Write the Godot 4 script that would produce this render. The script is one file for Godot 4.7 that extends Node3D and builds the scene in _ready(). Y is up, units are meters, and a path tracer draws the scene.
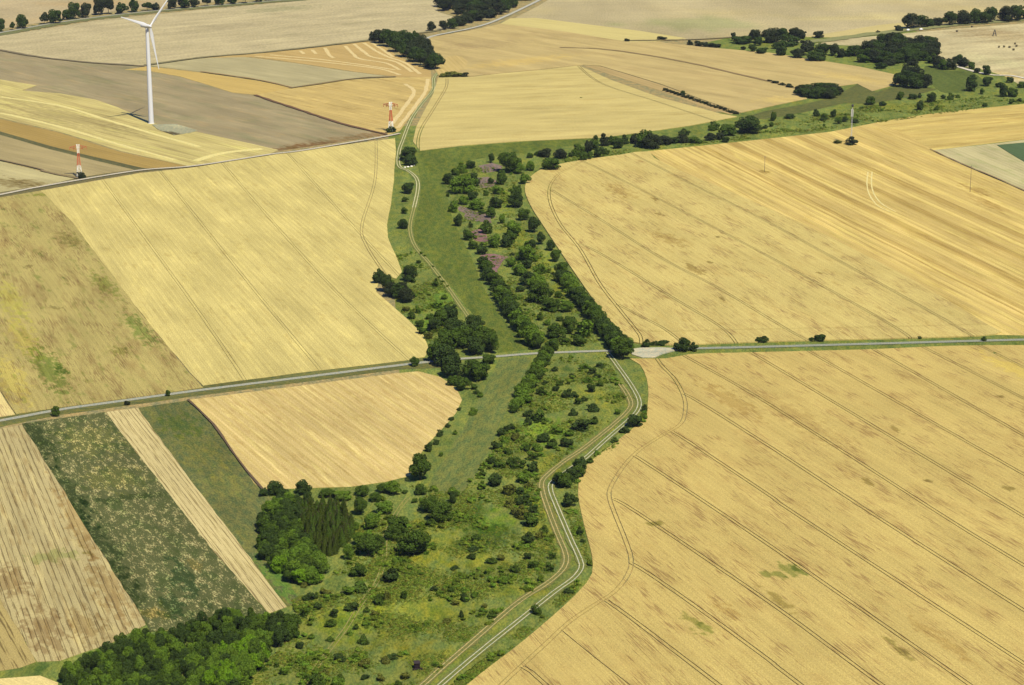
extends Node3D
# Farmland seen from the air: wheat and stubble fields round a green scrubby valley, woods, tracks, a wind turbine.

# ---------------------------------------------------------------- camera numbers (pixel -> ground)
const FOCAL := 2200.0
const HORIZON := -275.0            # row of the horizon in the photograph
const EYE := Vector3(0, 398.6, 1420)
var pitch := atan((342.5 - HORIZON) / FOCAL)
var taken := {}
var rng := RandomNumberGenerator.new()
var M := {}
var FINE := {}
var PLANTS := {}
var layer := 0
var jobs := []

func _ready():
	# --- camera, sky, sun, exposure
	var cam := Camera3D.new(); cam.name = "camera"
	cam.fov = rad_to_deg(2.0 * atan(342.5 / FOCAL)); cam.near = 1.0; cam.far = 30000.0
	cam.position = EYE; cam.rotation = Vector3(-pitch, 0, 0); add_child(cam)
	var env := Environment.new()
	env.background_mode = Environment.BG_SKY
	env.tonemap_mode = Environment.TONE_MAPPER_LINEAR
	env.tonemap_exposure = 1.66
	env.sdfgi_enabled = true; env.ssao_enabled = true; env.ssil_enabled = true
	var sky := Sky.new(); var sm := ProceduralSkyMaterial.new()
	sm.sky_top_color = Color(0.20, 0.40, 0.78); sm.sky_horizon_color = Color(0.66, 0.76, 0.88); sm.sky_curve = 0.15; sm.sky_energy_multiplier = 0.75
	sm.ground_horizon_color = Color(0.60, 0.62, 0.58); sm.ground_bottom_color = Color(0.35, 0.32, 0.22)
	sky.sky_material = sm; env.sky = sky
	env.fog_enabled = true; env.fog_density = 0.000012; env.fog_light_color = Color(0.80, 0.86, 0.95)
	var we := WorldEnvironment.new(); we.name = "environment"; we.environment = env; add_child(we)
	var sun := DirectionalLight3D.new(); sun.name = "sun"
	sun.light_energy = 1.45; sun.light_color = Color(1.0, 0.955, 0.85); sun.light_angular_distance = 0.5; sun.shadow_enabled = true
	add_child(sun)
	var az := deg_to_rad(30.0); var el := deg_to_rad(55.0)     # sun stands behind the camera and to its right
	sun.look_at_from_position(Vector3(sin(az) * cos(el), sin(el), cos(az) * cos(el)), Vector3.ZERO)
	rng.seed = 7
	make_textures()
	make_plants()
	build_ground()
	build_fields()
	build_tracks()
	paint_fields()
	build_turbine()
	build_masts()
	build_trees()
	build_scrub()

# ---------------------------------------------------------------- helpers
func scale_at(y: float) -> float: return 414.0 / (y - HORIZON)      # metres per pixel on row y
func ground(x: float, y: float) -> Vector3:
	var d := Vector3(x - 512.0, 342.5 - y, -FOCAL).rotated(Vector3.RIGHT, -pitch)
	return EYE + d * (EYE.y / -d.y)
func g2(x: float, y: float) -> Vector2:
	var p := ground(x, y); return Vector2(p.x, p.z)
func pts(a: Array) -> PackedVector2Array:                            # flat list x, y, x, y ... in pixels -> ground
	var r := PackedVector2Array()
	for i in range(0, a.size(), 2): r.append(g2(a[i], a[i + 1]))
	return r
func numbered(n: String) -> String:
	if not taken.has(n):
		taken[n] = 0; return n
	taken[n] += 1
	return "%s_%03d" % [n, taken[n]]
func tag(o: Node, label: String, category: String, group := "", kind := ""):
	if label: o.set_meta("label", label)
	if category: o.set_meta("category", category)
	if group: o.set_meta("group", group)
	if kind: o.set_meta("kind", kind)
	return o
func inst(mesh: Mesh, called: String, parent: Node = self) -> MeshInstance3D:
	var o := MeshInstance3D.new(); o.mesh = mesh
	o.name = numbered(called) if parent == self else called
	parent.add_child(o, true)
	return o
func lin(r: float, g: float, b: float) -> Color: return Color(r, g, b).linear_to_srgb()   # real base colour -> sRGB
func mat(c: Color, rough := 0.95, spec := 0.25) -> StandardMaterial3D:
	var m := StandardMaterial3D.new(); m.albedo_color = c; m.roughness = rough; m.metallic_specular = spec
	if spec <= 0.25: m.specular_mode = BaseMaterial3D.SPECULAR_DISABLED
	return m
func smooth_line(p: PackedVector2Array, step: float) -> PackedVector2Array:     # Catmull-Rom through the points
	var r := PackedVector2Array()
	var n := p.size()
	for i in n - 1:
		var a := p[maxi(i - 1, 0)]; var b := p[i]; var c := p[i + 1]; var d := p[mini(i + 2, n - 1)]
		var k := clampi(int(b.distance_to(c) / step), 1, 24)
		for j in k: r.append(b.cubic_interpolate(c, a, d, float(j) / k))
	r.append(p[n - 1])
	return r
func offset_line(p: PackedVector2Array, off: float) -> PackedVector2Array:
	var r := PackedVector2Array()
	for i in p.size():
		var t := (p[mini(i + 1, p.size() - 1)] - p[maxi(i - 1, 0)]).normalized()
		r.append(p[i] + Vector2(-t.y, t.x) * off)
	return r
func rough_edge(p: PackedVector2Array, wob: float) -> PackedVector2Array:        # straight pieces cut short and made uneven
	var r := PackedVector2Array()
	for i in p.size():
		var a := p[i]; var b := p[(i + 1) % p.size()]
		var far := clampf((-(a.y + b.y) * 0.5 + 700.0) / 300.0, 1.0, 6.0)
		var k := clampi(int(a.distance_to(b) / ((9.0 if wob < 2.0 else 2.5) * far)), 1, 60)
		var nrm := (b - a).normalized().orthogonal()
		for j in k:
			r.append(a.lerp(b, float(j) / k) + nrm * (rng.randf_range(-wob, wob) if j > 0 else 0.0))
	return r
func ribbon_mesh(line: PackedVector2Array, w: float, y: float, m: Material, wob := 0.12) -> ArrayMesh:
	var st := SurfaceTool.new(); st.begin(Mesh.PRIMITIVE_TRIANGLES); st.set_material(m)
	var run := 0.0
	var l := PackedVector3Array(); var r := PackedVector3Array(); var v := PackedFloat32Array()
	for i in line.size():
		var t := (line[mini(i + 1, line.size() - 1)] - line[maxi(i - 1, 0)]).normalized()
		var nr := Vector2(-t.y, t.x)
		var a := line[i] + nr * w * 0.5 * (1.0 + rng.randf_range(-wob, wob)); var b := line[i] - nr * w * 0.5 * (1.0 + rng.randf_range(-wob, wob))
		if i > 0: run += line[i].distance_to(line[i - 1])
		l.append(Vector3(a.x, y, a.y)); r.append(Vector3(b.x, y, b.y)); v.append(run)
	for i in line.size() - 1:
		for q in [[l[i], 0.0, v[i]], [r[i], w, v[i]], [r[i + 1], w, v[i + 1]], [l[i], 0.0, v[i]], [r[i + 1], w, v[i + 1]], [l[i + 1], 0.0, v[i + 1]]]:
			st.set_normal(Vector3.UP); st.set_uv(Vector2(q[0].x, q[0].z) * 0.05); st.set_uv2(Vector2(q[0].x, q[0].z) * 0.004); st.add_vertex(q[0])
	return st.commit()

# ---------------------------------------------------------------- textures: what the surfaces are made of
func noise_bytes(w: int, h: int, freq: float, s: int, oct := 3, tw := 0, th := 0) -> PackedByteArray:
	var n := FastNoiseLite.new(); n.seed = s; n.frequency = freq; n.noise_type = FastNoiseLite.TYPE_SIMPLEX_SMOOTH; n.fractal_octaves = oct
	var im := n.get_seamless_image(w, h)
	im.convert(Image.FORMAT_L8)
	if tw: im.resize(tw, th, Image.INTERPOLATE_BILINEAR)
	return im.get_data()
func image_of(size: int, rgb: PackedByteArray) -> ImageTexture:
	return ImageTexture.create_from_image(Image.create_from_data(size, size, false, Image.FORMAT_RGB8, rgb))
func make_textures():
	# u runs across the rows, v along them. Values are multipliers round 0.885 (sRGB).
	var S := 768
	var lo := noise_bytes(S, 24, 0.06, 1, 2, S, S)       # long streaks
	var md := noise_bytes(S, 110, 0.17, 2, 3, S, S)      # short dashes
	var fi := noise_bytes(S, S, 0.24, 3, 2)              # speckle
	var bl := noise_bytes(S, S, 0.008, 4, 4)             # broad patches
	var kinds := ["crop", "stubble", "fallow", "rows", "wheat"]
	for k in 5: FINE[kinds[k]] = image_of(S, streak_texture(kinds[k], S, lo, md, fi, bl))
	var g1 := noise_bytes(S, S, 0.012, 11, 4); var g_2 := noise_bytes(S, S, 0.05, 12, 3); var g3 := noise_bytes(S, S, 0.2, 13, 2)
	var gr := PackedByteArray(); gr.resize(S * S * 3)
	var mo := PackedByteArray(); mo.resize(S * S * 3)
	for i in S * S:
		var a := (g1[i] - 128) * 0.0078; var b := (g_2[i] - 128) * 0.0078; var c := (g3[i] - 128) * 0.0078
		var v := 0.85 + 0.08 * a + 0.16 * b + 0.20 * c
		var dry := clampf(a * 1.1 + b * 0.6, -1.0, 1.0)
		gr[i * 3] = clampi(int(255.0 * v * (1.0 + 0.09 * dry)), 0, 255); gr[i * 3 + 1] = clampi(int(255.0 * v), 0, 255); gr[i * 3 + 2] = clampi(int(255.0 * v * (1.0 - 0.06 * dry)), 0, 255)
		var k := clampf((b * 0.9 + a * 0.7 + c * 0.7 - 0.28) * 3.0, 0.0, 1.0)       # pale dry clumps in dark weeds
		var kk := clampf((a * 1.2 - b * 0.3 - 0.15) * 2.0, 0.0, 1.0) * 0.5
		mo[i * 3] = clampi(int(lerpf(lerpf(96, 126, kk), 200, k) + 22 * c), 0, 255); mo[i * 3 + 1] = clampi(int(lerpf(lerpf(101, 114, kk), 192, k) + 22 * c), 0, 255); mo[i * 3 + 2] = clampi(int(lerpf(lerpf(60, 70, kk), 130, k) + 16 * c), 0, 255)
	FINE["grass"] = image_of(S, gr); FINE["mottle"] = image_of(S, mo)
func streak_texture(kind: String, S: int, lo: PackedByteArray, md: PackedByteArray, fi: PackedByteArray, bl: PackedByteArray) -> PackedByteArray:
	var out := PackedByteArray(); out.resize(S * S * 3)
	var comb := PackedFloat32Array(); comb.resize(S)
	for x in S:
		var u := float(x) / S * TAU
		var c := 0.0
		if kind == "stubble": c = 0.5 * sin(u * 21.0 + 0.8 * sin(u * 3.0)) + 0.5 * sin(u * 47.0 + 1.3 * sin(u * 5.0 + 1.0))
		elif kind == "rows": c = 0.75 * sin(u * 23.0 + 1.2 * sin(u * 4.0)) + 0.35 * sin(u * 61.0)
		elif kind in ["crop", "wheat"]: c = 0.6 * sin(u * 31.0 + 0.7 * sin(u * 7.0)) + 0.5 * sin(u * 67.0)
		comb[x] = c
	for y in S:
		for x in S:
			var i := y * S + x
			var a := (lo[i] - 128) * 0.0078; var b := (md[i] - 128) * 0.0078; var c := (fi[i] - 128) * 0.0078; var d := (bl[i] - 128) * 0.0078
			var v := 0.0; var g := 1.0; var bb := 1.0; var k := 0.0
			if kind == "wheat":
				v = 0.03 * a + 0.03 * b + 0.14 * c + 0.02 * d + 0.034 * comb[x] * (1.0 + 1.2 * b)
			elif kind == "crop":
				v = 0.025 * a + 0.14 * c + 0.015 * d + 0.026 * comb[x] * (1.0 + 1.2 * b)
				k = clampf((b * 1.2 + c * 0.45 + d * 0.8 + a * 0.3 - 0.46) * 5.0, 0.0, 1.0)      # thin, trampled dashes
				v -= 0.17 * k; g = 1.0 - 0.05 * k; bb = 1.0 - 0.02 * k
			elif kind == "stubble":
				v = 0.045 * comb[x] * (0.8 + 0.8 * d + 0.5 * b) + 0.025 * a + 0.02 * b + 0.12 * c
				bb = 1.0 + 0.04 * comb[x]
			elif kind == "fallow":
				v = 0.02 * a + 0.02 * b + 0.12 * c + 0.03 * d
			else:
				k = clampf((comb[x] + b * 0.9 + a * 0.5 - 0.45) * 2.5, 0.0, 1.0)
				v = 0.02 * a + 0.10 * c - 0.28 * k + 0.04; g = 1.0 - 0.03 * k; bb = 1.0 - 0.04 * k
			v = 0.885 + v
			out[i * 3] = clampi(int(255.0 * v), 0, 255); out[i * 3 + 1] = clampi(int(255.0 * v * g), 0, 255); out[i * 3 + 2] = clampi(int(255.0 * v * bb), 0, 255)
	return out

# noise stretched to a m across and b m along the rows, W x H bytes over the box
func stretched(sd: int, box: Rect2, W: int, H: int, a: float, b: float) -> PackedByteArray:
	var n := FastNoiseLite.new(); n.seed = sd; n.fractal_octaves = 4; n.noise_type = FastNoiseLite.TYPE_SIMPLEX_SMOOTH
	var res := 10.0
	var w := clampi(int(box.size.x / a * res), 4, W); var h := clampi(int(box.size.y / b * res), 4, H)
	n.frequency = 1.0 / res
	var im := n.get_image(w, h, false, false, false)
	im.convert(Image.FORMAT_L8); im.resize(W, H, Image.INTERPOLATE_BILINEAR)
	return im.get_data()
# macro map of one field: patches of another growth, elongated along the rows, plus single spots. o: see field()
func macro_map(box: Rect2, fu: Vector2, fv: Vector2, o: Dictionary) -> Image:
	var W: int = o.get("mw", 256); var H: int = o.get("mh", 256)
	var sd: int = o.get("seed", 5)
	var n1 := FastNoiseLite.new(); n1.seed = sd; n1.frequency = 1.0; n1.fractal_octaves = 3; n1.noise_type = FastNoiseLite.TYPE_SIMPLEX_SMOOTH
	var n2 := FastNoiseLite.new(); n2.seed = sd + 50; n2.frequency = 1.0; n2.fractal_octaves = 2; n2.noise_type = FastNoiseLite.TYPE_SIMPLEX_SMOOTH
	var tone: float = o.get("tone", 0.05)
	var t1 := stretched(sd, box, W, H, 40.0, 130.0); var t2 := stretched(sd + 1, box, W, H, 7.0, 160.0)
	var pa: Array = o.get("patch", [Color.WHITE, 9.0, 30.0, 60.0])      # [colour multiplier, threshold, metres across, metres along]
	var pb: Array = o.get("patch2", [Color.WHITE, 9.0, 30.0, 60.0])
	var a1 := stretched(sd + 7, box, W, H, pa[2], pa[3]); var a2 := stretched(sd + 17, box, W, H, pa[2] * 0.25, pa[3] * 0.25)
	var b1 := stretched(sd + 8, box, W, H, pb[2], pb[3]); var b2 := stretched(sd + 18, box, W, H, pb[2] * 0.25, pb[3] * 0.25)
	var ca: Color = pa[0]; var cb: Color = pb[0]; var ta: float = pa[1]; var tb: float = pb[1]
	var out := PackedByteArray(); out.resize(W * H * 3)
	var i := 0
	for at in W * H:
		var k := 0.885 + tone * 0.0078 * ((t1[at] - 128) + 0.7 * (t2[at] - 128))
		var r := k; var g := k; var b := k
		var q := (((a1[at] - 128) * 0.75 + (a2[at] - 128) * 0.5) * 0.0078 - ta) * 2.0
		if q > 0.0:
			if q > 1.0: q = 1.0
			r *= 1.0 + (ca.r - 1.0) * q; g *= 1.0 + (ca.g - 1.0) * q; b *= 1.0 + (ca.b - 1.0) * q
		q = (((b1[at] - 128) * 0.75 + (b2[at] - 128) * 0.5) * 0.0078 - tb) * 2.0
		if q > 0.0:
			if q > 1.0: q = 1.0
			r *= 1.0 + (cb.r - 1.0) * q; g *= 1.0 + (cb.g - 1.0) * q; b *= 1.0 + (cb.b - 1.0) * q
		out[i] = mini(int(r * 255.0), 255); out[i + 1] = mini(int(g * 255.0), 255); out[i + 2] = mini(int(b * 255.0), 255)
		i += 3
	for q in o.get("bands", []):                 # [distance across; half width; colour multiplier]
		var c: Color = q[2]
		var x0 := clampi(int((q[0] - q[1] - 2.0 - box.position.x) / box.size.x * W), 0, W); var x1 := clampi(int((q[0] + q[1] + 2.0 - box.position.x) / box.size.x * W) + 1, 0, W)
		for y in H:
			for x in range(x0, x1):
				var at := y * W + x
				var u := box.position.x + box.size.x * (x + 0.5) / W
				var e: float = absf(u - q[0] + 1.5 * 0.0078 * (t1[at] - 128)) / q[1]
				if e < 1.0:
					var s := clampf((1.0 - e) * 4.0, 0.0, 1.0)
					out[at * 3] = clampi(int(out[at * 3] * lerpf(1.0, c.r, s)), 0, 255); out[at * 3 + 1] = clampi(int(out[at * 3 + 1] * lerpf(1.0, c.g, s)), 0, 255); out[at * 3 + 2] = clampi(int(out[at * 3 + 2] * lerpf(1.0, c.b, s)), 0, 255)
	for s in o.get("spots", []):                # [px, py, half width across m, half length along m, colour multiplier]
		var p := g2(s[0], s[1]); var cu := p.dot(fu); var cv := p.dot(fv)
		var c: Color = s[4]
		var x0 := clampi(int((cu - s[2] * 1.6 - box.position.x) / box.size.x * W), 0, W); var x1 := clampi(int((cu + s[2] * 1.6 - box.position.x) / box.size.x * W) + 1, 0, W)
		var y0 := clampi(int((cv - s[3] * 1.6 - box.position.y) / box.size.y * H), 0, H); var y1 := clampi(int((cv + s[3] * 1.6 - box.position.y) / box.size.y * H) + 1, 0, H)
		for y in range(y0, y1):
			for x in range(x0, x1):
				var u := box.position.x + box.size.x * (x + 0.5) / W; var v := box.position.y + box.size.y * (y + 0.5) / H
				var d := Vector2((u - cu) / s[2], (v - cv) / s[3]).length()
				var q := clampf((1.0 - d + 0.9 * n2.get_noise_2d(u / 6.0, v / 14.0) + 0.5 * n1.get_noise_2d(u / 2.0, v / 4.0)) * 2.5, 0.0, 1.0)
				i = (y * W + x) * 3
				out[i] = clampi(int(out[i] * lerpf(1.0, c.r, q)), 0, 255); out[i + 1] = clampi(int(out[i + 1] * lerpf(1.0, c.g, q)), 0, 255); out[i + 2] = clampi(int(out[i + 2] * lerpf(1.0, c.b, q)), 0, 255)
	return Image.create_from_data(W, H, false, Image.FORMAT_RGB8, out)
func paint_fields():
	for j in jobs: j[0].detail_albedo = ImageTexture.create_from_image(macro_map(j[1], j[2], j[3], j[4]))

# a sheet of ground or a standing crop with its own height: polygon in pixels, rows run from pixel a to pixel b
func field(called: String, label: String, category: String, poly: Array, rows: Array, col: Color, fine: String, o := {}) -> MeshInstance3D:
	layer += 1
	var tall: float = o.get("tall", 0.06) + 0.012 * (layer % 17)
	var shape := rough_edge(smooth_closed(pts(poly)) if o.get("curved", false) else pts(poly), o.get("wob", 0.5))
	var fv := (g2(rows[2], rows[3]) - g2(rows[0], rows[1])).normalized(); var fu := Vector2(-fv.y, fv.x)
	if Geometry2D.is_polygon_clockwise(shape): shape.reverse()
	var pieces := [shape]
	for cut in o.get("cuts", []):
		var next := []
		for pc in pieces:
			for q in Geometry2D.clip_polygons(pc, cut):
				if not Geometry2D.is_polygon_clockwise(q): next.append(q)
		pieces = next
	var box := Rect2(Vector2(shape[0].dot(fu), shape[0].dot(fv)), Vector2.ZERO)
	for p in shape: box = box.expand(Vector2(p.dot(fu), p.dot(fv)))
	var m := StandardMaterial3D.new(); m.roughness = 1.0; m.specular_mode = BaseMaterial3D.SPECULAR_DISABLED
	m.albedo_color = col; m.albedo_texture = FINE[fine]
	m.uv1_scale = Vector3(1.0 / o.get("tu", 120.0), 1.0 / o.get("tv", 400.0), 1)
	if not o.get("plain", false):
		jobs.append([m, box, fu, fv, o]); m.detail_enabled = true; m.detail_blend_mode = BaseMaterial3D.BLEND_MODE_MUL; m.detail_uv_layer = BaseMaterial3D.DETAIL_UV_2
	var st := SurfaceTool.new(); st.begin(Mesh.PRIMITIVE_TRIANGLES); st.set_material(m)
	for pc in pieces:
		var tri := Geometry2D.triangulate_polygon(pc)
		if tri.is_empty(): print("no triangles: ", called, " ", pc.size())
		for t in range(0, tri.size(), 3):
			var a: Vector2 = pc[tri[t]]; var b: Vector2 = pc[tri[t + 1]]; var c: Vector2 = pc[tri[t + 2]]
			if (b - a).cross(c - a) < 0.0:
				var h := b; b = c; c = h
			for p in [a, b, c]:
				st.set_normal(Vector3.UP); st.set_uv(Vector2(p.dot(fu), p.dot(fv))); st.set_uv2((Vector2(p.dot(fu), p.dot(fv)) - box.position) / box.size)
				st.add_vertex(Vector3(p.x, tall, p.y))
		for i in pc.size():
			var a: Vector2 = pc[i]; var b: Vector2 = pc[(i + 1) % pc.size()]
			var n := (b - a).orthogonal().normalized()
			if not Geometry2D.is_polygon_clockwise(pc): n = -n
			for q in [[a, tall], [b, tall], [b, 0.0], [a, tall], [b, 0.0], [a, 0.0]]:
				var p: Vector2 = q[0]
				st.set_normal(Vector3(n.x, 0, n.y)); st.set_uv(Vector2(p.dot(fu), p.dot(fv))); st.set_uv2((Vector2(p.dot(fu), p.dot(fv)) - box.position) / box.size)
				st.add_vertex(Vector3(p.x, q[1], p.y))
	var f := inst(st.commit(), called)
	tag(f, label, category, "", "structure")
	f.set_meta("top", tall)
	return f
func smooth_closed(p: PackedVector2Array) -> PackedVector2Array:
	var r := PackedVector2Array(); var n := p.size()
	for i in n:
		var a := p[(i + n - 1) % n]; var b := p[i]; var c := p[(i + 1) % n]; var d := p[(i + 2) % n]
		var k := clampi(int(b.distance_to(c) / 14.0), 1, 6)
		for j in k: r.append(b.cubic_interpolate(c, a, d, float(j) / k))
	return r
# two wheel lines cut out of a standing crop
func wheel_cuts(line: Array, gauge := 2.2, w := 0.52) -> Array:
	var gp := pts(line); gp.append(gp[-1] + (gp[-1] - gp[-2]).normalized() * 60.0)
	var p := smooth_line(gp, 6.0); var r := []
	for s in [-0.5, 0.5]:
		for q in Geometry2D.offset_polyline(offset_line(p, gauge * s), w * 0.5, Geometry2D.JOIN_MITER, Geometry2D.END_BUTT): r.append(q)
	return r
func swaths(f: MeshInstance3D, called: String, list: Array, w: float, c: Color):
	for l in list:
		inst(ribbon_mesh(smooth_line(pts(l), 8.0), w, f.get_meta("top") + 0.08, mat_tex(c), 0.25), called, f)
func mat_tex(c: Color) -> StandardMaterial3D:
	if not M.has(c):
		var m := mat(c); m.albedo_texture = FINE["grass"]; M[c] = m
	return M[c]

# ---------------------------------------------------------------- ground
func build_ground():
	var pm := PlaneMesh.new(); pm.size = Vector2(24000, 24000)
	var m := mat(lin(0.30, 0.25, 0.11)); m.albedo_texture = FINE["grass"]; m.uv1_scale = Vector3(200, 200, 1); pm.material = m
	var gnd := inst(pm, "ground"); gnd.position.y = -0.02
	tag(gnd, "dry tan soil and grass under and between the fields", "ground", "", "structure")
	# the green valley floor, lying under the crops' edges
	field("valley_meadow", "rough green meadow floor of the winding valley between the wheat fields", "meadow",
		[390, 126, 640, 122, 742, 110, 860, 78, 700, 44, 735, 36, 905, 27, 1040, 80, 1300, 68, 1300, 120, 1024, 150, 1300, 330, 1300, 362, 700, 366, 660, 416, 596, 466, 584, 484, 598, 562, 590, 584, 540, 634, 380, 772, 300, 900, -300, 900, -300, 650, 100, 640, 300, 560, 200, 480, 400, 385, 395, 300, 375, 240],
		[470, 150, 440, 480], lin(0.205, 0.255, 0.058), "grass", {"tu": 60.0, "tv": 150.0, "mw": 768, "mh": 768, "tone": 0.10, "wob": 0.0, "tall": -0.02,
		"patch": [Color(1.07, 1.03, 0.91), 0.02, 40.0, 60.0], "patch2": [Color(0.772, 0.844, 0.772), 0.20, 16.0, 26.0],
		"spots": [[545, 430, 16, 26, Color(0.97, 1.07, 0.772)], [488, 524, 14, 22, Color(0.988, 1.07, 0.796)], [520, 505, 9, 16, Color(1, 1.09, 0.82)], [470, 515, 10, 24, Color(0.73, 0.808, 0.73)], [490, 535, 14, 16, Color(0.652, 0.712, 0.652)], [478, 545, 12, 12, Color(0.73, 0.796, 0.73)], [490, 572, 16, 10, Color(0.796, 0.82, 0.772)],
			[600, 395, 18, 14, Color(1.06, 1.02, 0.88)], [612, 405, 14, 18, Color(1.07, 1.03, 0.91)], [545, 465, 12, 30, Color(1.07, 1.03, 0.85)], [540, 520, 10, 40, Color(1.07, 1.03, 0.85)], [480, 560, 20, 14, Color(1.06, 1.02, 0.85)], [520, 590, 24, 10, Color(1.07, 1.03, 0.868)], [440, 655, 24, 10, Color(1.03, 0.99, 0.832)], [430, 545, 16, 40, Color(1.07, 1.03, 0.85)], [420, 610, 30, 20, Color(1.06, 1.03, 0.82)], [395, 640, 16, 12, Color(1, 0.96, 0.832)], [350, 620, 18, 26, Color(1.03, 1.05, 0.796)],
			[506, 200, 5, 50, Color(1.03, 1.07, 0.772)], [520, 235, 8, 40, Color(1.07, 1.04, 0.82)], [545, 265, 8, 40, Color(1.07, 1.03, 0.808)], [560, 290, 7, 30, Color(1.07, 1.03, 0.808)],
			[900, 107, 60, 25, Color(1.06, 1.02, 0.88)], [930, 74, 18, 30, Color(0.91, 1, 0.82)], [440, 300, 14, 40, Color(0.91, 1.01, 0.796)], [425, 325, 8, 20, Color(0.94, 1.06, 0.772)], [768, 46, 14, 10, Color(1.03, 0.99, 0.91)]]})
	# mown strips and plain swards inside the valley
	field("mown_strip", "smooth mown green grass strip beside the chalk track, north of the road", "grass strip",
		[412, 151, 440, 149, 510, 143, 560, 139, 640, 133, 640, 137, 560, 147, 520, 153, 470, 160, 452, 172, 446, 188, 450, 210, 461, 238, 474, 264, 486, 292, 508, 326, 534, 349, 498, 353, 492, 338, 478, 320, 461, 299, 440, 274, 424, 254, 413, 240, 416, 215, 421, 190, 419, 172], [440, 180, 505, 340],
		lin(0.150, 0.195, 0.038), "grass", {"tu": 50.0, "tv": 150.0, "mh": 512, "tone": 0.07, "wob": 1.2, "tall": 0.05, "patch": [Color(1.07, 1.04, 0.94), 0.0, 10.0, 90.0], "patch2": [Color(0.88, 0.91, 0.88), 0.1, 14.0, 80.0]})
	field("mown_strip", "mown grass strip with a brownish edge running south of the road", "grass strip",
		[499, 359, 533, 357, 520, 384, 506, 412, 493, 441, 479, 470, 464, 491, 445, 494, 428, 487, 436, 470, 452, 448, 466, 424, 484, 390], [515, 360, 440, 485],
		lin(0.185, 0.225, 0.062), "grass", {"tu": 50.0, "tv": 150.0, "mh": 512, "tone": 0.06, "wob": 1.2, "tall": 0.05, "patch": [Color(1.04, 0.996, 0.952), 0.0, 8.0, 90.0]})
	for q in [["pale mauve dry patch below the large rounded tree at the bend", [478, 166, 492, 163, 503, 166, 498, 171, 484, 173]], ["mauve dry patch beside the broad olive green tree", [476, 178, 488, 177, 497, 181, 492, 187, 480, 188]], ["long brownish mauve patch in the middle of the upper valley scrub", [460, 206, 470, 209, 482, 213, 496, 217, 492, 223, 474, 221, 464, 216]], ["pinkish mauve flowering patch beside the mown strip", [471, 231, 480, 229, 487, 237, 484, 243, 474, 240]], ["pinkish mauve flowering patch above the hedge of the mown strip", [482, 254, 494, 254, 508, 257, 502, 262, 497, 270, 492, 275, 487, 266]]]:
		field("flower_patch", q[0], "flower patch", q[1], [q[1][0], q[1][1], q[1][0] + 20, q[1][1] + 10], lin(0.27, 0.205, 0.17) if "pink" not in q[0] else lin(0.31, 0.18, 0.175), "grass", {"tu": 30.0, "tv": 60.0, "wob": 3.5, "curved": false, "mw": 64, "mh": 64, "tone": 0.12, "tall": 0.06})
	field("mown_meadow", "dull grey green mown meadow beside the dark copse", "meadow",
		[740, 119, 765, 111, 800, 105, 826, 99, 846, 90, 858, 84, 876, 92, 898, 86, 938, 89, 905, 98, 870, 104, 845, 103, 815, 110, 790, 115, 765, 119], [740, 118, 930, 90],
		lin(0.15, 0.165, 0.05), "grass", {"tu": 50.0, "tv": 120.0, "tone": 0.05, "tall": 0.05})
	field("green_bank", "green grassy bank below the hilltop wood", "meadow",
		[925, 66, 945, 71, 970, 72, 985, 84, 965, 92, 945, 93, 930, 82], [930, 70, 970, 90], lin(0.125, 0.165, 0.04), "grass", {"tu": 50.0, "tv": 50.0, "tone": 0.08, "tall": 0.05, "curved": true})
	field("road_verge", "narrow green verge along both sides of the valley road", "verge",
		[-200, 449, 0, 415, 60, 404.5, 120, 396, 200, 385, 300, 373, 400, 361.5, 440, 356, 440, 368, 400, 369.5, 300, 382.5, 200, 395.5, 120, 406.5, 60, 415, 0, 427, -200, 464], [0, 420, 400, 366], lin(0.17, 0.18, 0.06), "grass", {"tu": 40.0, "tv": 40.0, "tone": 0.12, "tall": 0.05, "patch": [Color(1.12, 1.08, 0.94), 0.05, 6.0, 30.0]})

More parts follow.
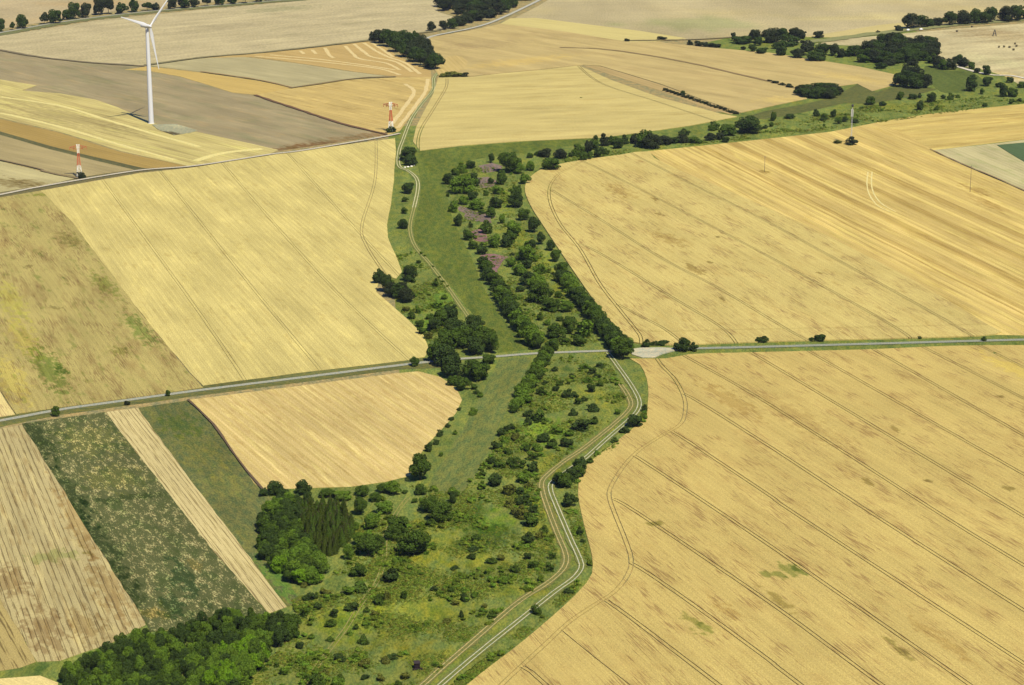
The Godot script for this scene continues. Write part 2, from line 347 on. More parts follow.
# ---------------------------------------------------------------- fields
func build_fields():
	var wheat := lin(0.582, 0.477, 0.173)
	# far ones first
	field("far_field", "pale tan field beyond the distant row of roadside trees", "field", [-300, 82, 0, 29, 100, 13, 200, 3, 300, -5, 445, -14, 445, -150, -300, -150], [0, 30, 300, -5], lin(0.48, 0.40, 0.22), "fallow", {"tu": 1400.0, "tv": 450.0, "tone": 0.06, "patch": [Color(1.05, 1.01, 0.952), 0.05, 60, 200]})
	field("far_field", "pale straw field between distant tree row and grey fallow", "field", [-66, 47.3, 0, 36, 100, 20, 200, 10, 300, 1, 445, -9, 470, -14, 445, 0, 437, 6, 438, 12, 470, 22, 455, 27, 440, 31, 400, 36, 368, 41, 300, 49, 256, 54, 200, 58, 145, 66, 95, 63, 60, 60, 30, 56, 0, 50, -40, 45], [0, 45, 420, 5], lin(0.53, 0.46, 0.25), "fallow", {"tu": 1400.0, "tv": 450.0, "tone": 0.06, "seed": 8, "patch": [Color(0.913, 0.926, 0.901), 0.22, 30, 120], "spots": [[280, 9, 30, 60, Color(0.876, 0.901, 0.876)], [215, 28, 30, 80, Color(0.938, 0.938, 0.938)]]})
	field("far_field", "broad pale olive field at the top beside the far road", "field", [515, 18, 540, 5, 600, -30, 1300, -200, 1300, -14, 1024, 10, 960, 17, 905, 27, 870, 32, 815, 37, 760, 34.5, 730, 38, 688, 40, 640, 31.5, 560, 21], [560, 10, 1000, 5], lin(0.51, 0.44, 0.235), "fallow", {"tu": 1400.0, "tv": 450.0, "tone": 0.07, "seed": 12, "patch": [Color(1.08, 1.07, 0.989), 0.1, 80, 300], "patch2": [Color(0.938, 0.938, 0.926), 0.1, 60, 250], "spots": [[700, 24, 60, 90, Color(0.913, 0.963, 0.901)], [860, 17, 30, 90, Color(1.06, 1.06, 0.988)]]})
	field("straw_strip", "bright yellow cut strip across the pale upper field", "field", [510, 18.5, 535, 18, 560, 21, 640, 31, 687, 38.5, 655, 41.5, 628, 42, 560, 31, 500, 24], [510, 22, 660, 40], lin(0.640, 0.553, 0.211), "stubble", {"tone": 0.04})
	field("straw_strip", "yellow cut strip in front of the farther tree belt", "field", [805, 37, 880, 25, 930, 20, 905, 28, 870, 33, 830, 37.5], [805, 37, 905, 24], lin(0.602, 0.512, 0.211), "stubble", {"tone": 0.04})
	field("wheat_field", "broad tan wheat field with a dark diagonal line below the upper fields", "field", [430, 64, 426, 38, 470, 31, 500, 24, 560, 31, 626, 42, 656, 42, 700, 47, 770, 53, 860, 67, 896, 75, 899, 84, 872, 91.5, 857, 84, 835, 87, 815, 88, 800, 92, 807, 99, 780, 104.5, 741, 113, 700, 99, 660, 84, 600, 66, 583, 65, 545, 69, 470, 76.5, 440, 77], [560, 48, 790, 87], lin(0.553, 0.441, 0.179), "wheat", {"tone": 0.06, "seed": 21, "mw": 256, "mh": 256, "patch": [Color(0.957, 0.947, 0.95), 0.0, 60, 200], "spots": [[520, 62, 90, 25, Color(1.06, 1.04, 0.959)], [480, 45, 60, 40, Color(0.938, 0.931, 0.95)], [850, 78, 20, 60, Color(1.06, 1.05, 0.985)], [780, 100, 30, 20, Color(1.08, 1.07, 0.989)]], "tall": 0.5})
	field("grain_field", "pale grazed field with dark bales in front of the far tree belt", "field", [815, 44, 845, 39, 870, 36.5, 960, 28.5, 1024, 23.5, 1300, 4, 1300, 130, 1024, 87, 1004, 76, 985, 70, 960, 66, 930, 56, 900, 49, 860, 46], [830, 44, 1024, 30], lin(0.582, 0.512, 0.273), "fallow", {"tu": 1400.0, "tv": 450.0, "tone": 0.08, "seed": 31, "patch": [Color(0.926, 0.912, 0.903), 0.0, 50, 160], "spots": [[1000, 35, 80, 50, Color(0.926, 0.899, 0.871)], [1000, 62, 90, 30, Color(1, 1.02, 1)], [1010, 76, 40, 15, Color(1.06, 1.02, 0.905)]]})
	var f24 := field("wheat_field", "large light wheat field with a curved wheel track beside the upper farm track", "field", [438, 78, 470, 77.5, 500, 74, 545, 70, 578, 66, 586, 69, 610, 80, 660, 98, 720, 114, 737, 117, 690, 126, 640, 133, 600, 138, 520, 141.5, 460, 146, 420, 151, 413, 142, 416, 128, 425, 110, 433, 95], [430, 118, 700, 106], lin(0.612, 0.512, 0.189), "wheat", {"tone": 0.06, "seed": 41, "mw": 256, "mh": 256, "tall": 0.6, "patch": [Color(0.95, 0.937, 0.918), 0.1, 14, 120],
		"cuts": wheel_cuts([447, 79, 446, 88, 438, 102, 430, 115, 422, 128, 418, 141, 419, 158], 2.4, 0.9) + wheel_cuts([572, 60, 600, 83, 660, 103, 735, 128], 2.4, 0.7)})
	field("stubble_strip", "brown stubble strip climbing beside the diagonal hedge", "field", [583, 65.5, 601, 66.5, 660, 84.5, 700, 99.5, 741, 113, 730, 114.5, 700, 106, 664, 92, 620, 78], [590, 66, 730, 111], lin(0.485, 0.368, 0.153), "stubble", {"tone": 0.05})
	# upper left
	field("fallow_field", "grey brown fallow field behind the wind turbine", "field", [-70, 48, -40, 46, 0, 51, 60, 60, 95, 63.5, 145, 67, 125, 69.5, 150, 71.5, 180, 77, 210, 86, 232, 93, 255, 95.5, 300, 110.5, 345, 125, 387, 135, 330, 143.5, 280, 151, 250, 144, 200, 134, 185, 130, 150, 124, 138, 117, 118, 108, 95, 100, 60, 94, 22, 91, 37, 86, 0, 80, -80, 66], [60, 70, 300, 125], lin(0.36, 0.305, 0.165), "fallow", {"tone": 0.07, "seed": 51, "mw": 256, "mh": 256, "patch": [Color(0.913, 0.95, 0.926), 0.0, 40, 180], "patch2": [Color(1.08, 1.04, 0.998), 0.1, 30, 120], "spots": [[330, 143, 60, 22, Color(0.913, 0.845, 0.78)], [300, 147, 40, 14, Color(0.888, 0.82, 0.756)], [370, 135, 20, 14, Color(0.938, 0.876, 0.817)]]})
	field("stubble_strip", "golden stubble strip sweeping past the back of the wind turbine", "field", [124, 69.8, 147, 66.5, 200, 72.5, 256, 80.5, 291, 87, 290, 90, 258, 95, 232, 92.5, 210, 85.5, 180, 76.5, 150, 71], [150, 69, 260, 88], lin(0.582, 0.430, 0.136), "stubble", {"tone": 0.05, "bands": []})
	field("fallow_field", "pale olive wedge of fallow between two golden stubbles", "field", [150, 65.5, 200, 58.5, 236, 56, 300, 64, 345, 71, 385, 76, 345, 80, 292, 88, 256, 80, 200, 72], [200, 60, 330, 82], lin(0.456, 0.410, 0.211), "fallow", {"tone": 0.06, "seed": 53})
	var f6 := field("stubble_field", "golden stubble with curving pale straw swaths beside the dark copse", "field", [205, 58, 300, 49.5, 368, 41.5, 385, 47, 397, 56, 415, 64, 431, 71, 431, 77, 396, 77, 350, 71, 300, 63.5, 255, 57], [300, 52, 420, 74], lin(0.534, 0.389, 0.142), "stubble", {"tone": 0.05, "seed": 57})
	swaths(f6, "straw_swath", [[345, 46, 352, 53, 360, 59, 385, 63, 400, 70], [354, 44, 364, 52, 372, 57, 396, 62, 412, 72], [364, 43, 376, 51, 388, 57, 405, 63, 420, 74], [372, 43, 386, 52, 393, 57], [325, 48, 330, 56, 334, 58], [312, 50, 316, 54], [300, 51, 304, 54], [255, 56.5, 300, 60, 340, 64, 380, 69, 400, 75], [270, 55, 320, 59.5, 370, 66, 395, 70]], 4.5, lin(0.62, 0.50, 0.23))
	var f7 := field("stubble_field", "golden harvested field round the striped pylon beside the farm track", "field", [256, 95, 291, 88.5, 345, 80, 396, 77.5, 431, 77, 432, 88, 424, 100, 412, 114, 400, 131, 388, 135, 345, 125, 300, 110.5], [265, 96, 395, 125], lin(0.582, 0.446, 0.158), "stubble", {"tone": 0.07, "seed": 61, "mw": 256, "mh": 256, "patch": [Color(0.913, 0.899, 0.881), 0.08, 16, 120], "patch2": [Color(1.1, 1.1, 1.08), 0.14, 16, 100]})
	swaths(f7, "straw_swath", [[428, 79, 425, 92, 414, 108, 398, 128], [405, 84, 414, 92, 404, 108, 392, 124]], 4.5, lin(0.62, 0.50, 0.23))
	field("stubble_field", "small curved stubble corner right of the upper farm track", "field", [441, 60, 455, 56, 466, 60, 466, 66, 455, 73, 440, 76, 437, 70], [441, 60, 455, 74], lin(0.582, 0.451, 0.169), "stubble", {"tone": 0.05, "curved": true, "tall": 0.55})
	var f8 := field("stubble_field", "yellow stubble with long pale bands at the wind turbine's foot", "field", [-300, 40, -80, 64, 0, 79.5, 37, 85.5, 22, 90.5, 60, 93.5, 95, 99.5, 118, 107.5, 138, 116.5, 152, 123, 185, 129.5, 250, 143.5, 278, 150, 270, 154, 232, 161, 190, 166.8, 120, 151, 60, 132, 0, 118, -300, 54], [0, 92, 240, 150], lin(0.582, 0.501, 0.189), "stubble", {"tone": 0.08, "seed": 67, "mw": 256, "mh": 256, "patch": [Color(0.888, 0.875, 0.876), 0.02, 14, 260], "patch2": [Color(1.08, 1.1, 1.04), 0.05, 12, 240], "spots": [[70, 118, 30, 120, Color(0.913, 0.906, 0.913)]]})
	swaths(f8, "straw_swath", [[0, 97, 60, 106, 110, 121, 150, 133, 200, 147], [0, 113, 60, 127, 120, 145, 175, 160]], 5.0, lin(0.660, 0.584, 0.232))
	swaths(f8, "straw_swath", [[195, 161, 225, 153, 262, 149]], 9.0, lin(0.670, 0.594, 0.232))
	field("stubble_strip", "orange brown stubble strip above the dark grassy bank", "field", [-300, 56, 0, 119, 60, 133, 120, 152, 190, 167, 150, 168.5, 138, 168, 90, 157, 50, 147, 0, 132.5, -300, 72], [0, 125, 150, 163], lin(0.408, 0.292, 0.089), "stubble", {"tone": 0.06, "seed": 69})
	field("grass_bank", "dark grassy bank below the orange brown stubble strip", "verge", [-300, 71, 0, 131.5, 50, 146, 90, 156, 140, 167.5, 150, 169, 135, 170, 90, 159.5, 50, 149.5, 0, 135, -300, 76], [0, 132, 138, 168], lin(0.150, 0.150, 0.065), "grass", {"tu": 40.0, "tv": 40.0, "tone": 0.08})
	field("fallow_field", "tan fallow triangle round the striped pylon by the field lane", "field", [-300, 77, 0, 135, 50, 149.5, 90, 159.5, 135, 170, 100, 174, 84, 177.5, 60, 174.5, 20, 165, 0, 160, -300, 96], [0, 140, 130, 168], lin(0.418, 0.348, 0.163), "fallow", {"tone": 0.07, "seed": 71})
	field("stubble_field", "pale stubble wedge with a brown patch above the field lane", "field", [-300, 98, 0, 161.5, 45, 172.5, 76, 179, 40, 186, 0, 193, -300, 246], [0, 165, 70, 180], lin(0.504, 0.451, 0.216), "fallow", {"tone": 0.08, "seed": 73, "spots": [[15, 184, 14, 40, Color(0.814, 0.786, 0.734)], [30, 183, 10, 30, Color(0.845, 0.814, 0.764)]]})
	field("lane_verge", "narrow dark verge beside the field lane past the striped pylon", "verge", [-300, 262, 0, 198.5, 45, 189.5, 80, 183, 140, 172.5, 190, 167.5, 190, 166.5, 140, 169, 80, 177.5, 45, 185.5, 0, 192.5, -300, 250], [0, 196, 190, 167], lin(0.200, 0.180, 0.080), "grass", {"tu": 30.0, "tv": 30.0})
	# left
	field("weedy_field", "tan brown weedy field with dark green streaks left of the pale wheat", "field", [-300, 264, 0, 198, 41, 191, 71, 221, 101, 261, 150, 325, 190, 375, 203, 388, 150, 396, 60, 408, 16, 414.5, 0, 391, -40, 330, -300, 290], [20, 205, 160, 390], lin(0.476, 0.405, 0.136), "crop", {"tone": 0.07, "seed": 81, "mw": 512, "mh": 512, "tall": 0.35, "patch": [Color(0.764, 0.839, 0.727), 0.20, 8, 60], "patch2": [Color(0.901, 0.867, 0.876), 0.02, 16, 120],
		"spots": [[105, 285, 7, 40, Color(0.826, 0.888, 0.752)], [140, 330, 6, 50, Color(0.764, 0.864, 0.727)], [50, 370, 9, 60, Color(0.727, 0.826, 0.678)], [25, 340, 8, 60, Color(1.04, 1.05, 0.913)], [10, 300, 10, 60, Color(1.03, 1.06, 0.901)], [10, 380, 10, 60, Color(1.06, 1.06, 0.938)], [70, 240, 8, 30, Color(0.839, 0.851, 0.789)], [26, 267, 4, 6, Color(0.789, 0.769, 0.755)], [55, 308, 4, 6, Color(0.802, 0.795, 0.77)], [120, 352, 6, 14, Color(0.826, 0.851, 0.752)], [60, 372, 4, 14, Color(0.69, 0.777, 0.653)], [45, 195, 20, 6, Color(0.845, 0.907, 0.752)]]})
	field("wheat_field", "pale wheat corner left of the weedy field above the road", "field", [-300, 292, -40, 331, 0, 392, 15, 415, 0, 417.5, -300, 466], [0, 392, 14, 415], lin(0.602, 0.501, 0.200), "crop", {"plain": true, "tall": 0.6})
	var cuts13 := []
	for l in [[95, 170, 190, 300, 258, 400], [155, 165, 250, 285, 345, 400], [215, 155, 320, 275, 430, 380], [280, 145, 352, 225, 440, 320]]: cuts13 += wheel_cuts(l, 2.1, 0.26)
	cuts13 += wheel_cuts([376, 135, 375, 180, 362, 225, 366, 245, 385, 275], 2.1, 0.5)
	field("wheat_field", "large pale wheat field with faint wheel lines left of the valley", "field", [41, 191, 80, 184, 140, 173.5, 190, 168.3, 280, 154, 395, 138.5, 396, 152, 394, 180, 391, 205, 387, 225, 388, 238, 396, 256, 402, 272, 396, 279, 380, 274, 376, 292, 392, 306, 408, 320, 424, 336, 429, 350, 425, 357, 408, 360.5, 300, 373, 203, 386, 190, 373, 150, 325, 101, 261, 71, 221], [150, 172, 345, 378], lin(0.650, 0.553, 0.195), "wheat", {"tone": 0.07, "seed": 91, "mw": 512, "mh": 512, "tall": 0.35, "cuts": cuts13, "patch": [Color(0.926, 0.909, 0.883), 0.18, 5, 60], "patch2": [Color(1.06, 1.06, 1.04), 0.10, 12, 120]})
	field("stubble_field", "orange tinted harvested field below the road with a round corner", "field", [189, 400, 196, 399.2, 300, 386, 418, 371.5, 440, 377, 456, 388, 462, 400, 456, 413, 443, 428, 428, 444, 417, 459, 410, 476, 385, 482, 350, 487, 300, 488.5, 262, 490, 240, 462, 213, 425, 193, 404], [225, 400, 330, 487], lin(0.640, 0.501, 0.189), "stubble", {"tone": 0.08, "seed": 95, "curved": true, "mw": 512, "mh": 512, "patch": [Color(0.926, 0.905, 0.882), 0.05, 6, 60], "patch2": [Color(1.08, 1.1, 1.08), 0.05, 7, 90], "tall": 0.15})
	field("meadow_strip", "olive green meadow strip between straw strip and harvested field", "meadow", [138, 408, 188, 400.5, 213, 425, 240, 463, 263, 491, 280, 505, 262, 540, 280, 570, 300, 600, 288, 607, 240, 545, 190, 480], [165, 405, 280, 560], lin(0.165, 0.185, 0.062), "grass", {"tu": 50.0, "tv": 140.0, "tone": 0.09, "seed": 97, "mh": 512, "patch": [Color(1.06, 1.04, 0.946), 0.05, 10, 50], "spots": [[200, 450, 12, 40, Color(1.05, 1.03, 0.937)], [225, 485, 12, 24, Color(1.12, 1.1, 1.03)], [280, 575, 10, 30, Color(0.938, 1.16, 0.876)], [180, 425, 12, 25, Color(0.876, 0.95, 0.814)]]})
	field("straw_strip", "narrow pale straw strip with dark furrow lines between green plots", "field", [105, 412.5, 138, 408, 190, 480, 240, 545, 287, 607, 268, 614, 200, 535, 150, 470], [120, 410, 275, 610], lin(0.602, 0.512, 0.232), "rows", {"tu": 60.0, "tone": 0.05, "seed": 99, "mh": 512, "tall": 0.2, "patch": [Color(0.789, 0.769, 0.715), 0.10, 1.6, 90]})
	field("weed_plot", "dark green weed plot mottled with cream dry clumps", "field", [22, 424, 105, 412.5, 150, 470, 200, 535, 268, 614, 240, 622, 150, 632, 142, 617, 100, 550, 60, 485], [60, 420, 200, 620], lin(0.709, 0.720, 0.741), "mottle", {"tu": 44.0, "tv": 130.0, "tone": 0.06, "seed": 101, "mw": 512, "mh": 512, "tall": 0.25, "patch": [Color(0.839, 0.913, 0.839), 0.0, 14, 40], "bands": [], "spots": [[40, 440, 9, 40, Color(0.721, 0.789, 0.74)], [70, 500, 7, 60, Color(0.721, 0.789, 0.74)], [100, 545, 8, 60, Color(0.74, 0.802, 0.752)], [125, 590, 8, 30, Color(0.752, 0.814, 0.752)], [130, 498, 26, 5, Color(0.752, 0.814, 0.752)], [185, 580, 6, 30, Color(0.69, 0.802, 0.752)], [172, 605, 6, 20, Color(0.702, 0.814, 0.752)], [195, 565, 4, 8, Color(1.16, 1.04, 0.958)], [155, 612, 7, 10, Color(1.12, 1.04, 0.908)], [90, 440, 22, 30, Color(1.12, 1.1, 1.02)], [115, 478, 16, 24, Color(1.1, 1.08, 0.991)]]})
	field("stubble_field", "brown and cream striped stubble plot at the wood's corner", "field", [-300, 472, 0, 429, 22, 425, 60, 485, 100, 550, 146, 625, 110, 644, 60, 661, 37, 662, 0, 598, -300, 520], [20, 440, 105, 640], lin(0.485, 0.415, 0.189), "rows", {"tu": 70.0, "tone": 0.08, "seed": 103, "mw": 512, "mh": 512, "tall": 0.1, "patch": [Color(0.887, 0.85, 0.814), 0.05, 5, 70], "patch2": [Color(1.08, 1.08, 1.05), 0.05, 7, 80], "spots": [[110, 590, 8, 45, Color(0.896, 0.858, 0.815)], [75, 520, 5, 60, Color(0.913, 0.87, 0.818)], [45, 630, 10, 30, Color(0.835, 0.794, 0.771)], [10, 580, 9, 22, Color(0.852, 0.815, 0.789)], [55, 556, 14, 9, Color(0.87, 0.922, 0.826)], [85, 625, 8, 20, Color(0.87, 0.834, 0.793)]]})
	field("stubble_strip", "ochre field corner beside the brown striped stubble plot", "field", [-300, 522, 0, 599, 36, 662, 20, 668, 0, 671, -300, 740], [0, 600, 36, 662], lin(0.408, 0.328, 0.121), "rows", {"tone": 0.06, "seed": 105})
	field("wheat_field", "small yellow wheat corner at the foot of the bottom wood", "field", [-300, 760, 0, 680, 40, 677, 58, 684, 70, 800, -300, 900], [0, 680, 40, 700], lin(0.602, 0.501, 0.200), "crop", {"plain": true, "tall": 0.6})
	# right
	var cuts20 := wheel_cuts([650, 348, 661, 365, 675, 380, 684, 398, 685, 412, 680, 425, 660, 437, 640, 450, 625, 465, 612, 485, 609, 497, 615, 515, 625, 540, 631, 560, 628, 575, 615, 592, 595, 605, 570, 622, 545, 645, 518, 670, 495, 692, 440, 750])
	for l in [[683, 394, 700, 403, 768, 446, 872, 514, 1024, 611, 1400, 848], [672, 432, 690, 443, 768, 495, 795, 514, 1024, 664, 1300, 844], [634, 456, 650, 466, 722, 514, 768, 545, 813, 576, 969, 685, 1300, 915], [612, 499, 637, 513, 768, 602, 881, 685, 1200, 915], [630, 563, 650, 575, 700, 610, 768, 660, 800, 685, 1100, 910], [606, 601, 630, 618, 718, 685, 1000, 900], [563, 630, 590, 652, 632, 685, 800, 815], [522, 667, 532, 673, 545, 685, 690, 810], [672, 350, 693, 361, 768, 404, 941, 515, 1024, 566, 1400, 796], [740, 347, 768, 363, 1022, 516, 1400, 743], [800, 346, 818, 357, 1024, 475, 1400, 690], [862, 344, 881, 354, 1024, 436, 1400, 651], [912, 342, 934, 353, 1024, 399, 1400, 592], [966, 339, 994, 353, 1024, 368, 1400, 556]]: cuts20 += wheel_cuts(l)
	field("wheat_field", "large golden wheat field with sharp wheel tracks right of the chalk track", "field", [630, 359, 640, 365, 647, 380, 648, 402, 641, 421, 612, 445, 588, 464, 579, 478, 578, 495, 584, 525, 592, 556, 592, 574, 575, 596, 525, 640, 465, 687, 380, 765, 330, 900, 1400, 900, 1400, 352, 1024, 345.5, 860, 350, 740, 353, 690, 354.5, 665, 359], [768, 446, 1024, 611], lin(0.61, 0.48, 0.155), "crop", {"tone": 0.05, "seed": 111, "mw": 768, "mh": 768, "tall": 0.26, "curved": true, "cuts": cuts20, "tu": 110.0, "tv": 330.0, "patch2": [Color(0.957, 0.94, 0.938), 0.02, 14, 70],
		"spots": [[788, 570, 5, 10, Color(0.727, 0.802, 0.69)], [775, 575, 5, 6, Color(0.727, 0.802, 0.69)], [800, 572, 3, 9, Color(0.702, 0.789, 0.678)], [705, 630, 5, 7, Color(0.752, 0.814, 0.69)], [690, 620, 3, 8, Color(0.777, 0.814, 0.721)], [902, 652, 2, 16, Color(0.752, 0.764, 0.69)], [655, 524, 4, 4, Color(0.764, 0.789, 0.69)], [895, 430, 3, 8, Color(0.814, 0.8, 0.762)], [928, 481, 2, 3, Color(0.721, 0.711, 0.674)], [868, 482, 2.5, 8, Color(0.802, 0.795, 0.736)], [1000, 397, 3, 3, Color(0.752, 0.738, 0.7)], [1010, 489, 3, 5, Color(0.764, 0.757, 0.703)], [780, 602, 3, 18, Color(0.814, 0.807, 0.743)], [725, 610, 4, 14, Color(0.913, 0.886, 0.858)], [730, 400, 8, 40, Color(0.913, 0.886, 0.858)], [800, 420, 12, 60, Color(0.938, 0.924, 0.915)], [940, 640, 4, 30, Color(0.926, 0.899, 0.871)], [1014, 370, 8, 40, Color(1.05, 1.05, 0.938)]]})
	var cuts21 := wheel_cuts([600, 150, 575, 166, 560, 174, 552, 183, 549, 192, 551, 206, 561, 226, 580, 250, 600, 285, 620, 311, 636, 331, 641, 340, 640, 352])
	for l in [[550, 190, 560, 196, 600, 220, 660, 258, 720, 290, 790, 332, 830, 352], [577, 244, 590, 249, 620, 266, 670, 297, 722, 329, 742, 352], [617, 305, 640, 317, 666, 331, 690, 350], [575, 158, 640, 190, 768, 257, 893, 327, 915, 346], [620, 148, 700, 189, 768, 223, 954, 326, 974, 343]]: cuts21 += wheel_cuts(l, 2.1, 0.5)
	cuts21 += wheel_cuts([636, 331, 660, 332.5, 720, 331, 800, 329.5, 920, 327, 990, 325])
	field("wheat_field", "rounded wheat field with an edge wheel track east of the tree hedge", "field", [525, 192, 526, 184, 531, 177, 546, 168, 580, 161, 620, 155.5, 648, 152, 664, 164, 780, 214, 900, 274, 985, 324, 995, 335, 900, 339, 800, 341.5, 720, 344, 690, 345.5, 645, 345, 634, 343, 622, 334, 600, 309, 575, 274, 545, 229, 531, 207], [768, 223, 954, 326], lin(0.640, 0.528, 0.179), "crop", {"tone": 0.06, "seed": 121, "curved": true, "mw": 512, "mh": 512, "tall": 0.7, "cuts": cuts21, "patch": [Color(0.876, 0.842, 0.8), 0.24, 4, 40], "patch2": [Color(0.969, 0.952, 0.941), 0.05, 20, 100],
		"spots": [[620, 192, 10, 40, Color(0.913, 0.886, 0.848)], [660, 216, 3, 8, Color(0.789, 0.762, 0.714)], [670, 240, 8, 30, Color(0.901, 0.873, 0.835)], [695, 270, 5, 24, Color(0.814, 0.786, 0.739)], [719, 238, 2.5, 5, Color(0.752, 0.735, 0.699)], [722, 300, 2.5, 5, Color(0.752, 0.735, 0.699)], [820, 274, 2, 4, Color(0.789, 0.762, 0.704)], [710, 263, 2, 5, Color(0.752, 0.735, 0.699)], [655, 200, 3, 8, Color(0.783, 0.759, 0.713)]]})
	var bands := []
	var fv := (g2(1024, 310) - g2(768, 180)).normalized(); var fu := Vector2(-fv.y, fv.x)
	for q in [[768, 191, 2.2], [768, 186, 2.2], [780, 189, 1.6], [768, 181, 1.5], [900, 228, 5.0], [900, 232, 2.0], [870, 205, 2.0], [880, 206, 2.0], [840, 233, 2.2], [850, 240, 1.6], [768, 208, 5.0], [960, 200, 4.0], [990, 200, 5.0], [1010, 240, 3.0]]: bands.append([g2(q[0], q[1]).dot(fu), q[2], Color(1.08, 1.09, 1.08)])
	for q in [[768, 184, 1.4], [790, 192, 1.4], [820, 205, 1.5], [880, 215, 6.0], [850, 160, 5.0], [800, 155, 5.0]]: bands.append([g2(q[0], q[1]).dot(fu), q[2], Color(0.901, 0.881, 0.847)])
	var f22 := field("stubble_field", "golden harvested field with pale parallel straw lines on the right slope", "field", [648, 151.3, 700, 146, 780, 137.5, 830, 132, 880, 122, 905, 134, 933, 150, 960, 164, 1024, 191, 1300, 316, 1300, 335, 1024, 335.5, 995, 335, 985, 324, 900, 274, 780, 214, 664, 164], [768, 180, 1024, 310], lin(0.62, 0.475, 0.155), "stubble", {"tone": 0.07, "seed": 131, "mw": 768, "mh": 256, "bands": bands, "patch": [Color(0.913, 0.893, 0.859), 0.05, 9, 120], "patch2": [Color(1.06, 1.08, 1.04), 0.02, 12, 160], "spots": [[765, 172, 4, 8, Color(0.814, 0.786, 0.719)], [975, 190, 8, 26, Color(0.888, 0.861, 0.823)], [990, 205, 8, 26, Color(0.901, 0.873, 0.835)]]})
	swaths(f22, "straw_swath", [[868, 172, 867, 185, 870, 196, 878, 206, 890, 212], [872, 172, 871.5, 185, 875, 196, 883, 205, 896, 212]], 1.2, lin(0.680, 0.594, 0.252))
	field("stubble_field", "yellow stubble slope above the pale green field on the right", "field", [875, 122.5, 930, 114, 1024, 104, 1300, 70, 1300, 106, 1024, 139.5, 933, 150.3, 905, 134], [880, 124, 1024, 112], lin(0.621, 0.482, 0.153), "stubble", {"tone": 0.08, "seed": 135, "patch": [Color(0.926, 0.905, 0.872), 0.0, 20, 120], "patch2": [Color(1.08, 1.1, 1.08), 0.05, 16, 140]})
	field("fodder_field", "pale green field wedge around the dark green plot on the right", "field", [933, 150.3, 1000, 143, 1024, 140, 1300, 107, 1300, 318, 1024, 191.5, 985, 174, 960, 164], [940, 151, 1100, 220], lin(0.55, 0.50, 0.25), "stubble", {"tone": 0.08, "seed": 137, "patch": [Color(0.913, 0.95, 0.888), 0.05, 14, 80]})
	field("fodder_plot", "dark green crop plot at the right edge of the pale green field", "field", [997, 145.5, 1024, 143, 1250, 118, 1250, 235, 1024, 162], [1000, 145, 1060, 165], lin(0.100, 0.160, 0.070), "stubble", {"tone": 0.05, "seed": 139, "tall": 0.4})
	# dark lines: unploughed edges and furrows between fields
	for e in [["field_edge", "dark brown furrow edge between grey fallow and pylon stubble", [255, 95.5, 300, 110.5, 345, 125, 387, 135], 4.5, lin(0.170, 0.105, 0.060)], ["field_edge", "brown grassy edge curving above the pylon stubble", [290, 88.5, 320, 84.2, 345, 80.2, 368, 78, 396, 77.2], 5.0, lin(0.240, 0.190, 0.090)], ["field_edge", "thin dark edge along the top of the curving straw swaths", [145, 65.8, 200, 58, 256, 53.5, 300, 48.8, 368, 40.8, 440, 30.5], 8.0, lin(0.220, 0.200, 0.100)],
		["field_edge", "thin dark diagonal line across the broad tan wheat field", [560, 48, 600, 49.5, 640, 54.5, 690, 63.5, 735, 74, 770, 82, 800, 90], 4.5, lin(0.260, 0.190, 0.090)], ["field_edge", "dark edge line between pale straw field and grey fallow", [-40, 45.5, 0, 50.5, 30, 56, 60, 60, 95, 63.3, 145, 66.5], 6.0, lin(0.200, 0.170, 0.100)], ["field_edge", "brown line between yellow stubble and pale green field", [930, 149.5, 960, 163.5, 1024, 191, 1300, 317], 1.6, lin(0.280, 0.200, 0.100)], ["field_edge", "dark furrow between tan fallow triangle and pale stubble wedge", [-300, 97, 0, 160.5, 45, 172.5, 78, 179], 3.0, lin(0.220, 0.170, 0.090)], ["field_edge", "thin dark line between distant fields near the lone far bushes", [625, 41, 690, 40, 735, 37.5], 5.0, lin(0.240, 0.200, 0.100)], ["field_edge", "dark furrow between olive meadow strip and orange tinted stubble", [188, 400.5, 213, 425, 240, 463, 263, 491], 1.3, lin(0.14, 0.10, 0.06)], ["field_edge", "brown furrow between golden and olive fallow wedges", [200, 72, 256, 80, 292, 88], 3.5, lin(0.300, 0.210, 0.090)]]:
		tag(inst(ribbon_mesh(smooth_line(pts(e[2]), 12.0), e[3], 1.0, mat_tex(e[4]), 0.4), e[0]), e[1], "field edge", "", "structure")

